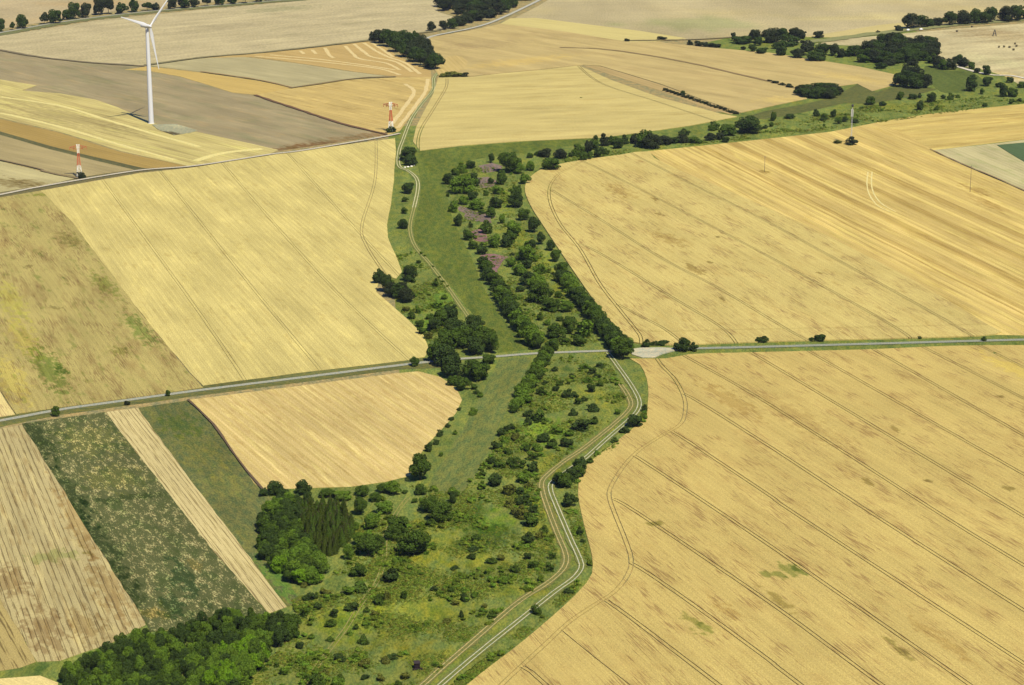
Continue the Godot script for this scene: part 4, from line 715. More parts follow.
func build_trees():
	# far tree row upper left
	row(["stemmed", "round"], ["blue", "deep"], "roadside_tree", [1, 32, 9, 14, 12, 30, 5, 7, 22, 29, 12, 14, 44, 24.5, 8, 12, 55, 24, 13, 15, 66, 20, 8, 11, 75, 19.5, 12, 19, 85, 18, 11, 14, 98, 15.5, 13, 18, 108, 14.5, 12, 17, 121, 14, 13, 11, 133, 12.5, 10, 15, 147, 11, 9, 8, 156, 10.5, 9, 7, 172, 9.5, 10, 11, 182, 8.5, 13, 10, 194, 7.5, 10, 9, 207, 6.5, 10, 9, 219, 5.5, 10, 9, 231, 4.5, 10, 9, 245, 3.5, 11, 10, 258, 2.2, 10, 9, 272, 1.0, 11, 10], "dark roadside tree with bare trunk in the distant row along the top road", "tree", "roadside trees of the distant row")
	# distant wood top centre
	wood(["round", "wide"], ["blue", "deep"], "wood_tree", [437, 11, 455, 13, 468, 17, 474, 22, 490, 20, 505, 13, 522, 4, 530, -4, 500, -16, 450, -8], 7.5, Vector2(12, 16), Vector2(10, 13), "dark crown in the dense distant wood above the far road", "tree", "trees of the distant roadside wood", 60)
	row(["round"], ["blue"], "field_tree", [431, 31.5, 9, 9], "round dark tree standing alone beside the far road", "tree", "")
	row(["round", "wide"], ["blue", "deep"], "wood_tree", [443, 30, 8, 9, 452, 29, 12, 10, 460, 26, 14, 11, 468, 23, 13, 10], "dark tree at the wood's tip beside the far road bend", "tree", "trees at the tip of the distant wood")
	# copse top centre
	wood(["round", "tall"], ["blue", "deep"], "copse_tree", [373, 42, 386, 46, 396, 54, 410, 61, 424, 69, 437, 71, 436, 64, 424, 52, 413, 44, 398, 44, 384, 42], 6.0, Vector2(12, 17), Vector2(12, 16), "dark tree in the dense copse above the straw swaths", "tree", "trees of the copse above the straw swaths", 40)
	row(["round"], ["blue"], "copse_tree", [372, 41, 8, 10], "small dark tree at the left tip of the copse above the straw swaths", "tree", "")
	row(["bush"], ["blue"], "field_bush", [441, 65, 7, 6], "small dark bush where the upper farm track leaves the copse", "bush", "")
	row(["scrub"], ["olive", "blue"], "field_bush", [446, 78, 12, 3, 455, 77.5, 14, 4, 464, 77, 10, 3], "low dark scrub on the bank right of the upper farm track", "bush", "low scrub on the upper bank")
	row(["bush"], ["deep"], "field_bush", [391, 133, 9, 8], "dark bush at the foot of the pylon in golden stubble", "bush", "")
	row(["bush"], ["blue"], "field_bush", [80.5, 179, 9, 8], "dark bush at the foot of the pylon beside the field lane", "bush", "")
	row(["bush"], ["blue"], "field_bush", [850.5, 145.5, 13, 9], "dark round bush at the foot of the radio mast", "bush", "")
	row(["scrub"], ["olive"], "field_bush", [838, 144, 9, 4], "low brownish scrub left of the radio mast's bush", "bush", "")
	# along the farm track
	row(["round"], ["deep"], "track_tree", [409, 161.5, 16, 15, 410, 166, 13, 11], "round dark tree of the pair beside the farm track junction", "tree", "pair of trees at the farm track junction")
	row(["round", "bush"], ["deep", "dark"], "track_bush", [409, 194, 12, 11, 405, 202, 7, 5, 404, 214, 6, 7, 403, 229, 11, 11], "dark bush in the line left of the dirt track by the pale wheat", "bush", "bushes left of the dirt track")
	# upper valley
	row(["round", "bush"], ["dark", "deep", "mid"], "valley_tree", [491, 163, 6, 9, 471, 169, 9, 8, 455, 176, 8, 9, 461, 174, 11, 11, 447, 185, 11, 11, 472, 187, 14, 14, 448, 197, 4, 5, 464, 205, 10, 9, 454, 213, 10, 13, 476, 210, 16, 11, 472, 200, 11, 9, 481, 214, 8, 5, 491, 218, 11, 11, 494, 209, 13, 13, 486, 196, 6, 6, 497, 195, 9, 9, 500, 185, 12, 14, 490, 184, 7, 6, 502, 224, 7, 10, 459, 227, 8, 13, 470, 228, 5, 6, 487, 235, 14, 14, 467, 241, 12, 12, 472, 250, 9, 9, 482, 255, 11, 10, 483, 270, 10, 11, 495, 249, 12, 14, 513, 237, 14, 16, 506, 248, 12, 13, 510, 243, 10, 12, 532, 248, 9, 8, 527, 247, 6, 6, 525, 262, 17, 16, 511, 267, 10, 10, 520, 277, 15, 14, 540, 275, 13, 13, 529, 286, 15, 15, 526, 270, 12, 10, 558, 298, 8, 7, 536, 262, 7, 6, 512, 256, 5, 4, 519, 292, 9, 6], "dark green tree or thicket scattered over the upper valley's scrub", "tree", "scattered upper valley trees")
	row(["wide"], ["mid"], "valley_tree", [464, 194, 23, 20], "broad olive green tree among smaller ones beside the mown strip", "tree", "")
	row(["wide"], ["dark"], "valley_tree", [510, 173, 20, 22], "large rounded dark tree at the bend above the valley scrub", "tree", "")
	row(["round"], ["mid"], "valley_tree", [519, 174, 11, 11, 530, 171, 9, 10, 524, 184, 10, 11], "smaller tree right below the large rounded tree at the bend", "tree", "small trees under the large rounded one")
	row(["wide"], ["dark", "mid"], "valley_tree", [540, 304, 24, 22, 552, 312, 17, 14, 566, 313, 11, 12, 537, 290, 18, 14], "large dark thicket tree in the valley middle above the road", "tree", "thicket trees in the valley middle")
	row(["round", "bush"], ["mid", "dark"], "valley_tree", [541, 321, 7, 8, 555, 339, 19, 16, 570, 334, 18, 18, 584, 339, 19, 21, 578, 347, 14, 12, 554, 351, 15, 14, 563, 345, 12, 10, 560, 322, 8, 6, 548, 326, 8, 6], "bushy tree just above the road between the two hedges", "tree", "bushy trees above the road between the hedges")
	# hedge along the wheat
	row(["round", "tall"], ["dark", "deep"], "hedge_tree", [517, 198, 11, 13, 516, 208, 13, 16, 524, 221, 12, 13, 534, 233, 13, 15, 541, 245, 10, 13, 550, 251, 8, 11, 556, 262, 11, 12, 562, 276, 14, 14, 559, 282, 11, 11], "dark tree in the gappy upper hedge along the rounded wheat field", "tree", "trees of the gappy upper hedge")
	row(["round", "tall"], ["dark", "deep", "mid"], "hedge_tree", dense([566, 284, 15.6, 13, 570, 290, 15.6, 14, 575, 297, 15.6, 14, 580, 303, 15.6, 14, 585, 309, 16.8, 15, 590, 315, 16.8, 15, 595, 322, 16.8, 15, 600, 329, 16.8, 15, 605, 335, 16.8, 15, 611, 342, 18, 16, 616, 350, 18, 16, 622, 360, 21.6, 22, 628, 351, 12, 14, 614, 346, 15.6, 14]), "tree in the closed dark hedge between valley scrub and wheat, above the junction", "tree", "trees of the closed hedge above the junction")
	row(["round", "tall"], ["dark", "deep", "mid"], "hedge_tree", dense([484, 265, 10.8, 9, 489, 281, 15.6, 14, 496, 291, 14.4, 13, 502, 301, 16.8, 16, 507, 309, 16.8, 16, 512, 317, 16.8, 15, 517, 325, 16.8, 15, 523, 333, 16.8, 16, 531, 345, 19.2, 19, 538, 350, 14.4, 17]), "tree in the dark hedge along the mown strip north of the road", "tree", "trees of the hedge along the mown strip")
	row(["round", "tall"], ["dark", "mid"], "hedge_tree", dense([547, 361, 15.6, 15, 543, 368, 15.6, 14, 538, 376, 15.6, 15, 533, 384, 16.8, 15, 527, 393, 16.8, 14, 520, 404, 18, 14, 514, 413, 10.8, 8]), "tree in the short dark hedge running down from the road", "tree", "trees of the short hedge below the road")
	# along the ridge of the valley
	row(["round", "bush"], ["deep", "dark", "blue"], "valley_tree", [552, 171, 17, 14, 546, 158, 12, 9, 538, 156, 7, 6, 561, 159, 12, 11, 571, 157, 7, 5, 578, 157, 13, 15, 588, 153, 11, 13, 594, 150, 10, 14, 598, 158, 10, 12, 584, 161, 9, 9, 590, 160, 6, 8, 606, 155, 6, 7, 604, 147, 12, 13, 612, 145, 10, 9, 624, 145, 10, 9, 619, 149, 12, 10, 636, 144, 13, 12, 645, 148, 19, 19, 654, 149, 16, 14, 665, 145, 14, 10, 673, 144, 10, 7, 684, 136, 9, 8, 684, 144, 14, 10, 695, 144, 13, 8, 714, 131, 10, 10, 711, 141, 11, 8, 720, 140, 10, 8, 728, 136, 18, 12, 726, 143, 8, 6, 530, 158, 6, 5], "dark tree in the long belt between the light wheat and rounded wheat field", "tree", "trees of the long valley belt")
	row(["wide"], ["deep"], "valley_tree", [749, 134, 25, 17], "large dark rounded tree at the right end of the long valley belt", "tree", "")
	row(["bush", "round"], ["deep", "blue"], "field_bush", [683, 95, 5, 4], "tiny bush standing on the diagonal hedge line", "bush", "")
	for i in 20:
		var f := i / 19.0
		plant("scrub", "blue", "hedge_shrub", lerpf(665, 736, f), lerpf(91, 114.5, f), 6.0, 3.2, "low shrub of the dark diagonal hedge above the brown stubble strip", "bush", "shrubs of the diagonal hedge")
	# dark clump left of the valley
	row(["round", "wide"], ["deep", "blue"], "clump_tree", [380, 284, 13, 16, 386, 292, 15, 17, 396, 299, 17, 17, 405, 303, 15, 15, 391, 297, 14, 14, 409, 282, 13, 16, 403, 295, 12, 12], "dark tree in the clump biting into the pale wheat field's edge", "tree", "trees of the clump at the pale wheat edge")
	row(["bush", "scrub"], ["dark", "mid", "olive"], "valley_bush", [436, 287, 7, 8, 418, 264, 6, 4, 438, 309, 16, 9, 418, 314, 7, 8, 412, 320, 10, 9, 420, 328, 10, 8, 422, 335, 10, 8, 428, 340, 9, 8, 413, 283, 7, 5, 430, 320, 8, 6, 445, 300, 8, 5, 405, 312, 8, 6], "bush on the grassy slope between pale wheat and dirt track", "bush", "bushes between pale wheat and dirt track")
	# central clump
	row(["wide", "round"], ["dark", "deep"], "clump_tree", [440, 327, 17, 17, 451, 322, 17, 18, 434, 332, 13, 13, 456, 338, 22, 20, 463, 349, 24, 22, 447, 352, 22, 22, 445, 368, 25, 25, 437, 363, 17, 23, 453, 378, 23, 22, 462, 391, 15, 15, 452, 386, 13, 10, 475, 332, 17, 17, 484, 348, 23, 23, 491, 354, 18, 20, 474, 355, 19, 20, 470, 343, 18, 18], "large dark tree in the clump beside the mown strip, north of the road", "tree", "large trees of the clump at the road")
	row(["wide", "round"], ["dark"], "clump_tree", [472, 378, 16, 17, 480, 382, 20, 21, 489, 365, 13, 11], "large dark tree just below the road beside the mown strip", "tree", "large trees just below the road")
	row(["bush"], ["dark", "mid"], "valley_bush", [474, 390, 7, 6, 477, 395, 7, 6, 481, 398, 7, 6, 473, 416, 9, 9, 455, 435, 6, 5, 441, 457, 5, 5], "small bush at the left side of the lower mown strip", "bush", "bushes left of the lower mown strip")
	row(["bush"], ["deep"], "edge_bush", [440, 437, 6, 8, 429, 453, 8, 11, 436, 445, 7, 6, 447, 428, 6, 4, 452, 421, 6, 4, 459, 411, 5, 4, 424, 461, 7, 6], "small dark bush on the round edge of the orange tinted stubble", "bush", "bushes on the round stubble edge")
	row(["tall"], ["dark"], "edge_tree", [420, 482, 21, 25], "stout dark tree at the lower right corner of the orange tinted stubble", "tree", "")
	row(["round"], ["dark"], "roadside_tree", [414, 367, 9, 11], "small round tree beside the road left of the tall clump", "tree", "")
	row(["round"], ["dark"], "roadside_tree", [56, 417, 9, 11], "lone round tree on the road's verge below the weedy field", "tree", "")
	row(["bush"], ["blue"], "roadside_bush", [126, 406, 6, 5], "tiny dark bush on the road's edge at the straw strip's head", "bush", "")
	row(["bush"], ["dark"], "roadside_bush", [167, 397, 5, 7], "tiny upright bush on the road's edge at the meadow strip's head", "bush", "")
	# middle left wood
	row(["round"], ["deep"], "wood_tree", [264, 497, 9, 9, 275, 496, 15, 14, 284, 502, 14, 15, 302, 495, 14, 14, 307, 507, 11, 14, 279, 510, 15, 15, 290, 523, 19, 20, 296, 508, 14, 13, 283, 525, 15, 14], "dark broadleaf tree at the wood's top edge under the orange tinted stubble", "tree", "broadleaf trees at the middle wood's top edge")
	wood(["conifer"], ["conifer", "dark"], "conifer_tree", [300, 520, 312, 509, 330, 509, 343, 515, 352, 532, 348, 545, 335, 556, 322, 557, 312, 548, 302, 536], 5.4, Vector2(7, 12), Vector2(12, 22), "slender dark conifer in the close rows of the middle wood", "tree", "conifers of the middle wood", 70)
	row(["tall", "round"], ["deep", "dark"], "wood_tree", [270, 543, 16, 22, 263, 550, 13, 18, 275, 556, 17, 22, 268, 562, 14, 18, 282, 548, 16, 18], "dark tree on the middle wood's left flank beside the meadow strip", "tree", "left flank trees of the middle wood")
	row(["wide", "round"], ["mid", "bright", "dark"], "wood_tree", [294, 548, 18, 18, 305, 556, 18, 18, 300, 566, 21, 20, 312, 566, 19, 19, 290, 570, 18, 20, 305, 578, 21, 20, 292, 582, 20, 20, 318, 574, 19, 20, 281, 574, 16, 18, 311, 584, 18, 16, 300, 585, 18, 16], "bright green broadleaf tree at the middle wood's lower end", "tree", "bright broadleaf trees of the middle wood")
	wood(["round", "tall"], ["dark", "deep", "mid"], "wood_tree", [264, 520, 284, 508, 300, 512, 302, 540, 312, 556, 318, 575, 312, 586, 292, 586, 276, 574, 262, 556], 9.0, Vector2(14, 18), Vector2(15, 20), "dark green tree filling the middle wood between meadow strip and conifers", "tree", "inner trees of the middle wood", 40)
	row(["round", "tall"], ["mid", "dark"], "scrub_tree", [360, 516, 13, 18, 356, 531, 8, 10, 371, 531, 17, 18, 383, 514, 17, 14, 368, 557, 22, 22, 358, 546, 12, 14, 348, 560, 11, 15, 378, 548, 14, 14, 362, 497, 15, 11, 382, 493, 12, 9, 392, 495, 17, 14, 375, 502, 12, 9, 342, 500, 18, 9, 327, 498, 16, 9], "green tree between the conifers and the scrub path", "tree", "trees between conifers and scrub path")
	row(["round"], ["dark"], "scrub_tree", [360, 577, 17, 14], "dark round bushy tree at the foot of the conifer wood", "tree", "")
	row(["wide", "round"], ["mid", "dark"], "scrub_tree", [399, 538, 23, 22, 393, 541, 16, 16], "green tree right of the scrub path above the big round one", "tree", "pair of trees above the big round one")
	row(["wide"], ["dark"], "scrub_tree", [413, 558, 29, 27], "big round dark tree right of the scrub path", "tree", "")
	row(["wide"], ["dark"], "scrub_tree", [440, 523, 25, 21, 430, 513, 20, 16], "broad dark tree in the thicket below the mown strip", "tree", "thicket trees below the mown strip")
	row(["bush", "round"], ["deep", "dark"], "valley_bush", [420, 495, 13, 11, 452, 504, 8, 12, 455, 498, 8, 8, 432, 527, 11, 8, 405, 494, 6, 4, 415, 503, 7, 5], "dark bush around the broad thicket below the mown strip", "bush", "bushes round the thicket below the mown strip")
	# bottom left wood
	wood(["tall", "round"], ["dark", "mid", "deep"], "wood_tree", [64, 680, 85, 668, 118, 655, 135, 646, 168, 640, 190, 632, 216, 622, 240, 626, 262, 629, 288, 622, 299, 626, 292, 642, 266, 658, 250, 676, 236, 700, 230, 708, 56, 708], 6.6, Vector2(11, 16), Vector2(14, 21), "dark green tree deep inside the close bottom wood", "tree", "dark trees of the bottom wood", 210, [
		[Vector2(64, 680), Vector2(135, 646), 9.0, "dark edge tree of the bottom wood facing the brown striped plot"], [Vector2(140, 645), Vector2(240, 622), 9.0, "dark edge tree of the bottom wood facing the dark weed plot"],
		[Vector2(262, 629), Vector2(299, 626), 9.0, "dark tree at the bottom wood's tip under the straw strip's foot"], [Vector2(292, 642), Vector2(236, 700), 9.0, "dark edge tree of the bottom wood facing the rough meadow"]])
	wood(["tall", "round"], ["bright", "mid"], "wood_tree", [206, 672, 228, 660, 258, 655, 264, 664, 250, 680, 232, 694, 210, 694], 6.0, Vector2(11, 15), Vector2(16, 21), "bright green tree standing among darker ones in the bottom wood", "tree", "bright trees of the bottom wood", 60)
	row(["bush"], ["mid", "dark"], "valley_bush", [316, 689, 18, 15, 338, 690, 14, 12, 240, 690, 24, 14], "rounded bush in front of the bottom wood's right end", "bush", "bushes before the bottom wood")
	# chalk track side
	row(["round"], ["deep", "dark"], "track_tree", [635, 428, 15, 13, 558, 486, 12, 14, 564, 488, 17, 17, 572, 482, 14, 14, 581, 472, 15, 14, 577, 478, 13, 12], "dark tree leaning over the bend of the chalk track", "tree", "trees over the chalk track's bends")
	row(["round"], ["deep"], "track_tree", [569, 507, 14, 14], "round dark tree between chalk track and wheat below the bend", "tree", "")
	row(["bush"], ["deep", "dark"], "track_bush", [579, 536, 8, 8, 582, 543, 6, 4, 567, 595, 10, 6, 536, 616, 11, 12, 625, 434, 12, 8, 645, 413, 7, 8, 614, 443, 8, 5, 590, 464, 10, 6], "dark bush on the verge between chalk track and golden wheat", "bush", "bushes between chalk track and wheat")
	row(["round"], ["deep"], "roadside_tree", [685, 352, 13, 14], "upright dark tree beside the road right of the white lay-by", "tree", "")
	row(["bush"], ["deep"], "roadside_bush", [676, 351, 8, 8, 693, 352, 10, 9, 647, 348, 9, 8, 655, 346, 10, 4, 664, 345.5, 12, 4, 765, 343, 11, 7, 758, 343, 7, 5, 821, 342.5, 12, 8, 813, 342, 8, 4, 985, 342, 6, 5, 920, 339, 5, 3], "dark bush on the verge of the right hand road", "bush", "bushes along the right hand road")
	# far right
	row(["bush", "round"], ["blue"], "far_bush", [690, 45.5, 8, 5, 698, 46.5, 8, 6, 705, 47, 9, 5, 712, 47.5, 10, 5, 718, 47.8, 8, 4], "dark bush in the short far hedge left of the grove", "bush", "bushes of the short far hedge")
	row(["bush"], ["blue"], "far_bush", [627, 41.5, 6, 2.5, 661, 40.5, 10, 2.5], "low dark far bush at the tip of the yellow strip", "bush", "low far bushes at the yellow strip")
	row(["round"], ["blue"], "far_tree", [733.5, 41, 5, 9], "lone slim far tree left of the grove", "tree", "")
	row(["round", "wide", "bush"], ["blue", "deep"], "grove_tree", [742, 44, 18, 7, 755, 43, 12, 14, 758, 46, 9, 9, 752, 52, 8, 8, 763, 54, 13, 6, 772, 43, 17, 14, 783, 40, 13, 12, 795, 40, 13, 12, 802, 39, 10, 9, 790, 47, 21, 14, 781, 56.5, 11, 11, 799, 58.5, 14, 9, 808, 52, 15, 13, 817, 61, 20, 7, 822, 56, 15, 12, 834, 56, 11, 12, 842, 58, 9, 9, 819, 38, 10, 7, 777, 49, 10, 6, 743, 50, 5, 4, 811, 58, 9, 6], "dark tree in the far grove between the tan wheat and upper fields", "tree", "trees of the far grove")
	wood(["wide", "round"], ["deep", "blue"], "copse_tree", [796, 94, 806, 99, 836, 99, 836, 93, 822, 91], 4.5, Vector2(13, 16), Vector2(8, 10), "dark tree in the low dense copse on the grey green meadow", "tree", "trees of the low dense copse", 20)
	row(["scrub"], ["blue"], "far_bush", [770, 82, 6, 2.5, 776, 84, 8, 3, 783, 86, 9, 3, 790, 88, 9, 3], "low scrub on the line leading to the low dense copse", "bush", "scrub leading to the low copse")
	row(["round", "wide"], ["blue", "deep"], "belt_tree", [912, 29, 14, 14, 922, 28, 15, 13, 938, 26, 13, 8, 950, 26, 12, 13, 963, 25, 14, 14, 975, 24, 13, 14, 983, 24, 14, 12, 991, 23, 15, 16, 1007, 22, 15, 15, 1018, 21, 15, 15, 1030, 20, 15, 15, 1043, 19, 15, 15, 930, 27, 10, 8], "dark tree in the far belt behind the pale bale field", "tree", "trees of the far belt")
	row(["bush"], ["blue"], "belt_bush", [899, 31.5, 9, 7], "round bush standing off the left end of the far belt", "bush", "")
	row(["bush"], ["blue"], "belt_bush", [878, 33, 4, 3], "tiny bush on the verge left of the far belt", "bush", "")
	wood(["round", "wide"], ["deep", "blue"], "hill_tree", [866, 60, 880, 64, 905, 64, 925, 61, 937, 55, 932, 49, 915, 47, 895, 46, 878, 48, 868, 54], 5.5, Vector2(13, 17), Vector2(10, 14), "dark tree in the rounded hilltop wood below the bale field", "tree", "trees of the hilltop wood", 45)
	row(["round", "bush"], ["blue", "deep", "dark"], "hill_tree", [855, 56, 17, 10, 863, 63, 14, 9, 880, 69, 13, 7, 849, 57, 10, 8, 938, 68, 14, 12, 945, 70, 13, 11, 952, 70, 12, 12, 934, 64, 12, 10, 965, 67, 13, 10, 959, 64, 10, 9, 972, 69, 8, 7, 986, 75, 10, 10, 978, 73, 6, 5, 892, 66, 14, 5, 915, 66, 14, 5], "dark tree or bush at the skirts of the hilltop wood", "tree", "trees round the hilltop wood's skirts")
	row(["wide", "round"], ["deep", "blue"], "clump_tree", [900, 87, 15, 14, 908, 88, 17, 17, 917, 89, 17, 17, 926, 88, 14, 14, 905, 82, 9, 18, 914, 82, 16, 15], "dark tree in the tight clump at the tan wheat field's right tip", "tree", "trees of the tight clump on the right")
	row(["bush", "round"], ["deep", "dark"], "valley_bush", [871, 105, 11, 9, 882, 106, 9, 5, 901, 100, 8, 8, 913, 99.5, 9, 6, 920, 98, 5, 5, 932, 103, 10, 11, 951, 100.5, 7, 8, 921, 111, 8, 10, 937, 111, 6, 5, 970, 92, 12, 15, 973, 81, 8, 7, 988, 86.5, 10, 10, 982, 94.5, 5, 6, 1003, 97.5, 8, 14, 1013, 97, 11, 10, 1010, 83, 7, 6, 1000, 88, 8, 6, 1012, 104, 7, 5, 1020, 102, 6, 4, 1022, 88, 8, 6, 773, 121, 7, 9, 790, 119, 10, 5, 817, 117, 8, 7, 825, 121, 7, 7, 834, 118, 6, 8, 839, 124, 7, 7, 845, 122, 6, 6, 855, 123, 8, 4, 772, 127, 5, 5, 766, 129, 6, 4, 985, 107, 5, 4, 943, 99, 5, 4, 958, 98, 6, 4], "dark bush scattered over the valley's far right end", "bush", "bushes of the valley's far right end")

# ---------------------------------------------------------------- scrub, tufts
func build_scrub():
	row(["bush", "scrub"], ["dark", "mid", "deep"], "scrub_bush", [541, 396, 9, 8, 568, 399, 11, 9, 578, 405, 8, 8, 584, 402, 7, 6, 593, 412, 13, 8, 573, 416, 9, 9, 529, 418, 10, 8, 539, 423, 16, 15, 529, 426, 8, 8, 582, 432, 19, 14, 595, 425, 10, 8, 618, 415, 6, 6, 556, 435, 12, 9, 545, 443, 13, 9, 570, 437, 13, 7, 565, 448, 13, 10, 553, 449, 13, 9, 525, 450, 9, 8, 537, 452, 13, 9, 532, 461, 11, 9, 541, 457, 8, 6, 572, 378, 7, 5, 585, 370, 10, 7, 592, 375, 9, 7, 600, 368, 10, 6, 556, 372, 8, 5, 588, 384, 10, 8, 597, 380, 9, 7, 600, 387, 6, 6, 592, 393, 10, 9, 560, 386, 8, 6, 575, 398, 8, 6, 556, 392, 8, 6, 540, 395, 9, 8, 545, 385, 7, 5],
		"dark shrub in the rough meadow between short hedge and chalk track", "bush", "shrubs between short hedge and chalk track")
	row(["bush", "scrub"], ["dark", "mid", "deep", "olive"], "scrub_bush", [508, 433, 9, 8, 502, 437, 9, 8, 504, 444, 9, 8, 515, 441, 10, 9, 512, 430, 7, 6, 497, 451, 11, 10, 508, 455, 8, 7, 492, 465, 9, 7, 500, 470, 12, 10, 518, 470, 15, 14, 511, 466, 10, 9, 525, 479, 10, 9, 482, 477, 8, 7, 481, 490, 10, 8, 496, 487, 15, 14, 527, 452, 8, 8, 533, 473, 12, 10, 523, 484, 12, 10, 509, 497, 15, 13, 520, 496, 12, 10, 530, 490, 11, 10, 454, 496, 11, 8, 510, 508, 14, 13, 524, 507, 15, 12, 533, 515, 12, 10, 520, 520, 14, 13, 531, 528, 15, 14, 545, 536, 10, 10, 515, 516, 10, 8, 530, 545, 14, 11, 540, 540, 9, 8, 552, 560, 8, 9, 549, 573, 9, 10, 520, 550, 8, 6, 533, 570, 12, 9, 528, 560, 9, 7, 516, 574, 12, 9, 504, 585, 11, 8, 477, 542, 9, 7, 474, 552, 12, 6, 472, 560, 11, 7, 493, 565, 14, 7, 501, 561, 9, 6, 455, 570, 9, 5],
		"dark shrub in the thicket between lower mown strip and dirt track", "bush", "shrubs between lower mown strip and dirt track")
	row(["bush", "scrub"], ["dark", "mid", "deep", "olive"], "scrub_bush", [391, 583, 19, 13, 349, 596, 14, 9, 360, 593, 18, 9, 379, 606, 13, 12, 387, 601, 8, 12, 404, 600, 7, 9, 351, 612, 14, 9, 334, 618, 10, 9, 374, 617, 9, 6, 366, 613, 8, 5, 332, 628, 14, 8, 356, 630, 7, 6, 349, 636, 8, 7, 363, 645, 11, 12, 330, 642, 8, 6, 339, 663, 12, 10, 366, 668, 13, 8, 385, 664, 12, 7, 392, 661, 12, 5, 340, 686, 12, 12, 452, 593, 8, 6, 464, 593, 9, 7, 464, 602, 9, 10, 475, 598, 9, 7, 455, 606, 8, 6, 450, 602, 6, 5, 462, 619, 6, 8, 434, 592, 9, 6, 443, 594, 7, 5, 430, 602, 5, 4, 447, 624, 9, 6, 491, 619, 11, 6, 485, 608, 6, 4, 304, 588, 9, 7, 310, 602, 13, 10, 304, 618, 10, 10, 318, 610, 9, 7, 326, 596, 12, 6, 300, 650, 9, 8, 262, 672, 10, 8, 283, 676, 10, 9, 276, 668, 7, 6, 293, 640, 8, 6, 312, 640, 8, 6, 325, 675, 9, 7, 300, 665, 8, 6, 405, 680, 11, 7, 435, 668, 8, 6, 365, 680, 9, 6, 380, 682, 10, 7, 398, 690, 10, 8],
		"low green shrub in the bottom meadow around the dark hide", "bush", "shrubs of the bottom meadow")
	# rough growth nobody could count: tufts of weeds and grass on the valley floor
	var spots: Array[Transform3D] = []; var cols: Array[Color] = []
	var nz := FastNoiseLite.new(); nz.seed = 77; nz.frequency = 0.02; nz.fractal_octaves = 3
	for area in [[26000, 1.0, [560, 358, 606, 358, 628, 395, 618, 415, 570, 452, 540, 478, 545, 520, 560, 560, 540, 585, 470, 640, 425, 684, 380, 720, 230, 720, 262, 668, 300, 628, 292, 600, 320, 585, 345, 565, 355, 500, 420, 484, 460, 496, 500, 440, 515, 415, 535, 385, 550, 362]],
		[5000, 1.2, [455, 172, 500, 165, 520, 175, 518, 210, 555, 275, 600, 342, 550, 350, 535, 340, 495, 285, 470, 240, 452, 205]],
		[2500, 1.0, [586, 462, 612, 445, 640, 422, 648, 402, 644, 430, 640, 424, 600, 462, 578, 480, 577, 500, 590, 560, 591, 574, 570, 598, 520, 642, 462, 688, 446, 690, 520, 628, 572, 586, 584, 570, 575, 540, 560, 500, 575, 472]],
		[1800, 1.0, [388, 240, 412, 240, 440, 275, 470, 320, 430, 345, 400, 315, 405, 275]],
		[2500, 1.6, [770, 125, 870, 106, 1024, 94, 1024, 103, 900, 120, 780, 136, 650, 150, 560, 165, 530, 175, 560, 158, 640, 148, 740, 136]]]:
		var keep := PackedVector2Array(); var poly: Array = area[2]
		for i in range(0, poly.size(), 2): keep.append(Vector2(poly[i], poly[i + 1]))
		var bb := Rect2(keep[0], Vector2.ZERO)
		for p in keep: bb = bb.expand(p)
		var got := 0
		for k in 120000:
			if got >= area[0]: break
			var q := Vector2(rng.randf_range(bb.position.x, bb.end.x), rng.randf_range(bb.position.y, bb.end.y))
			if not Geometry2D.is_point_in_polygon(q, keep): continue
			var p := ground(q.x, q.y)
			var n := nz.get_noise_2d(p.x, p.z)
			if rng.randf() > 0.45 + 1.6 * n: continue
			got += 1
			var s: float = rng.randf_range(0.4, 1.5) * (1.0 + n) * area[1]
			spots.append(Transform3D(Basis(Vector3.UP, rng.randf() * TAU).scaled(Vector3(s, s * rng.randf_range(0.4, 0.8), s)), p))
			var v := rng.randf_range(0.65, 1.35); var dry := rng.randf_range(0.0, 1.0)
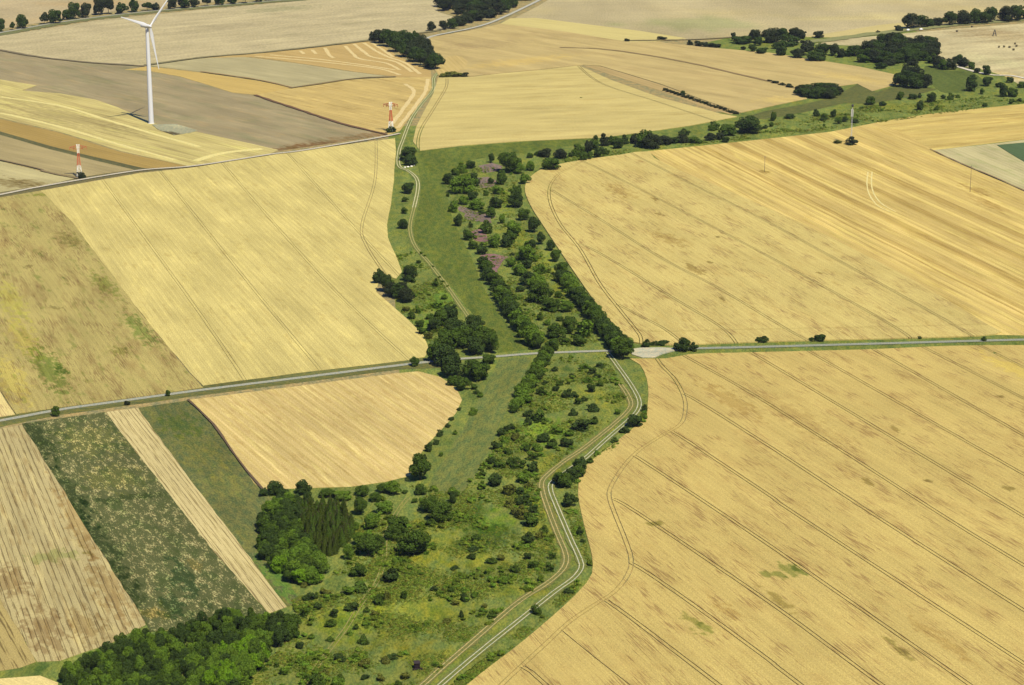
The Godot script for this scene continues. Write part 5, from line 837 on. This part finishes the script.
			cols.append(Color(v * lerpf(0.85, 1.35, dry * dry), v, v * lerpf(0.8, 1.1, dry)))
	var low: Array[Transform3D] = []; var lowc: Array[Color] = []
	nz.frequency = 0.035
	for k in 60000:
		var p := spots[rng.randi() % spots.size()].origin
		if low.size() > 1700: break
		if p.distance_to(ground(417, 668)) < 9.0: continue
		if nz.get_noise_2d(p.x + 900.0, p.z) + rng.randf_range(-0.25, 0.25) < 0.24: continue
		var w := rng.randf_range(1.2, 4.2)
		low.append(Transform3D(Basis(Vector3.UP, rng.randf() * TAU).scaled(Vector3(w, w * rng.randf_range(0.35, 0.75), w)), p))
		var v := rng.randf_range(0.7, 1.5); lowc.append(Color(v * rng.randf_range(0.9, 1.25), v, v))
	var lm := MultiMesh.new(); lm.transform_format = MultiMesh.TRANSFORM_3D; lm.use_colors = true
	lm.mesh = PLANTS["scrub"][0][0].duplicate(); lm.mesh.surface_set_material(0, M["mid"]); lm.instance_count = low.size()
	for i in low.size():
		lm.set_instance_transform(i, low[i]); lm.set_instance_color(i, lowc[i])
	var li := MultiMeshInstance3D.new(); li.multimesh = lm; li.name = "bramble_cover"; add_child(li)
	tag(li, "low bramble and weed cover running over the rough valley floor", "brambles", "", "stuff")
	var mm := MultiMesh.new(); mm.transform_format = MultiMesh.TRANSFORM_3D; mm.use_colors = true
	var cards := []
	for k in 40:
		var d := rnd_dir(); d.y = absf(d.y)
		cards.append([Vector3(d.x * 0.5, d.y * 0.55, d.z * 0.5), (d + rnd_dir() * 0.6).normalized(), 0.16, Color.WHITE * rng.randf_range(0.8, 1.2)])
	var gm := mat(lin(0.105, 0.14, 0.020), 0.8, 0.2); gm.vertex_color_use_as_albedo = true
	mm.mesh = leaf_mesh(cards, gm); mm.instance_count = spots.size()
	for i in spots.size():
		mm.set_instance_transform(i, spots[i]); mm.set_instance_color(i, cols[i])
	var mi := MultiMeshInstance3D.new(); mi.multimesh = mm; mi.name = "weed_tufts"; add_child(mi)
	tag(mi, "countless weed and grass tufts over the rough valley floor", "weeds", "", "stuff")
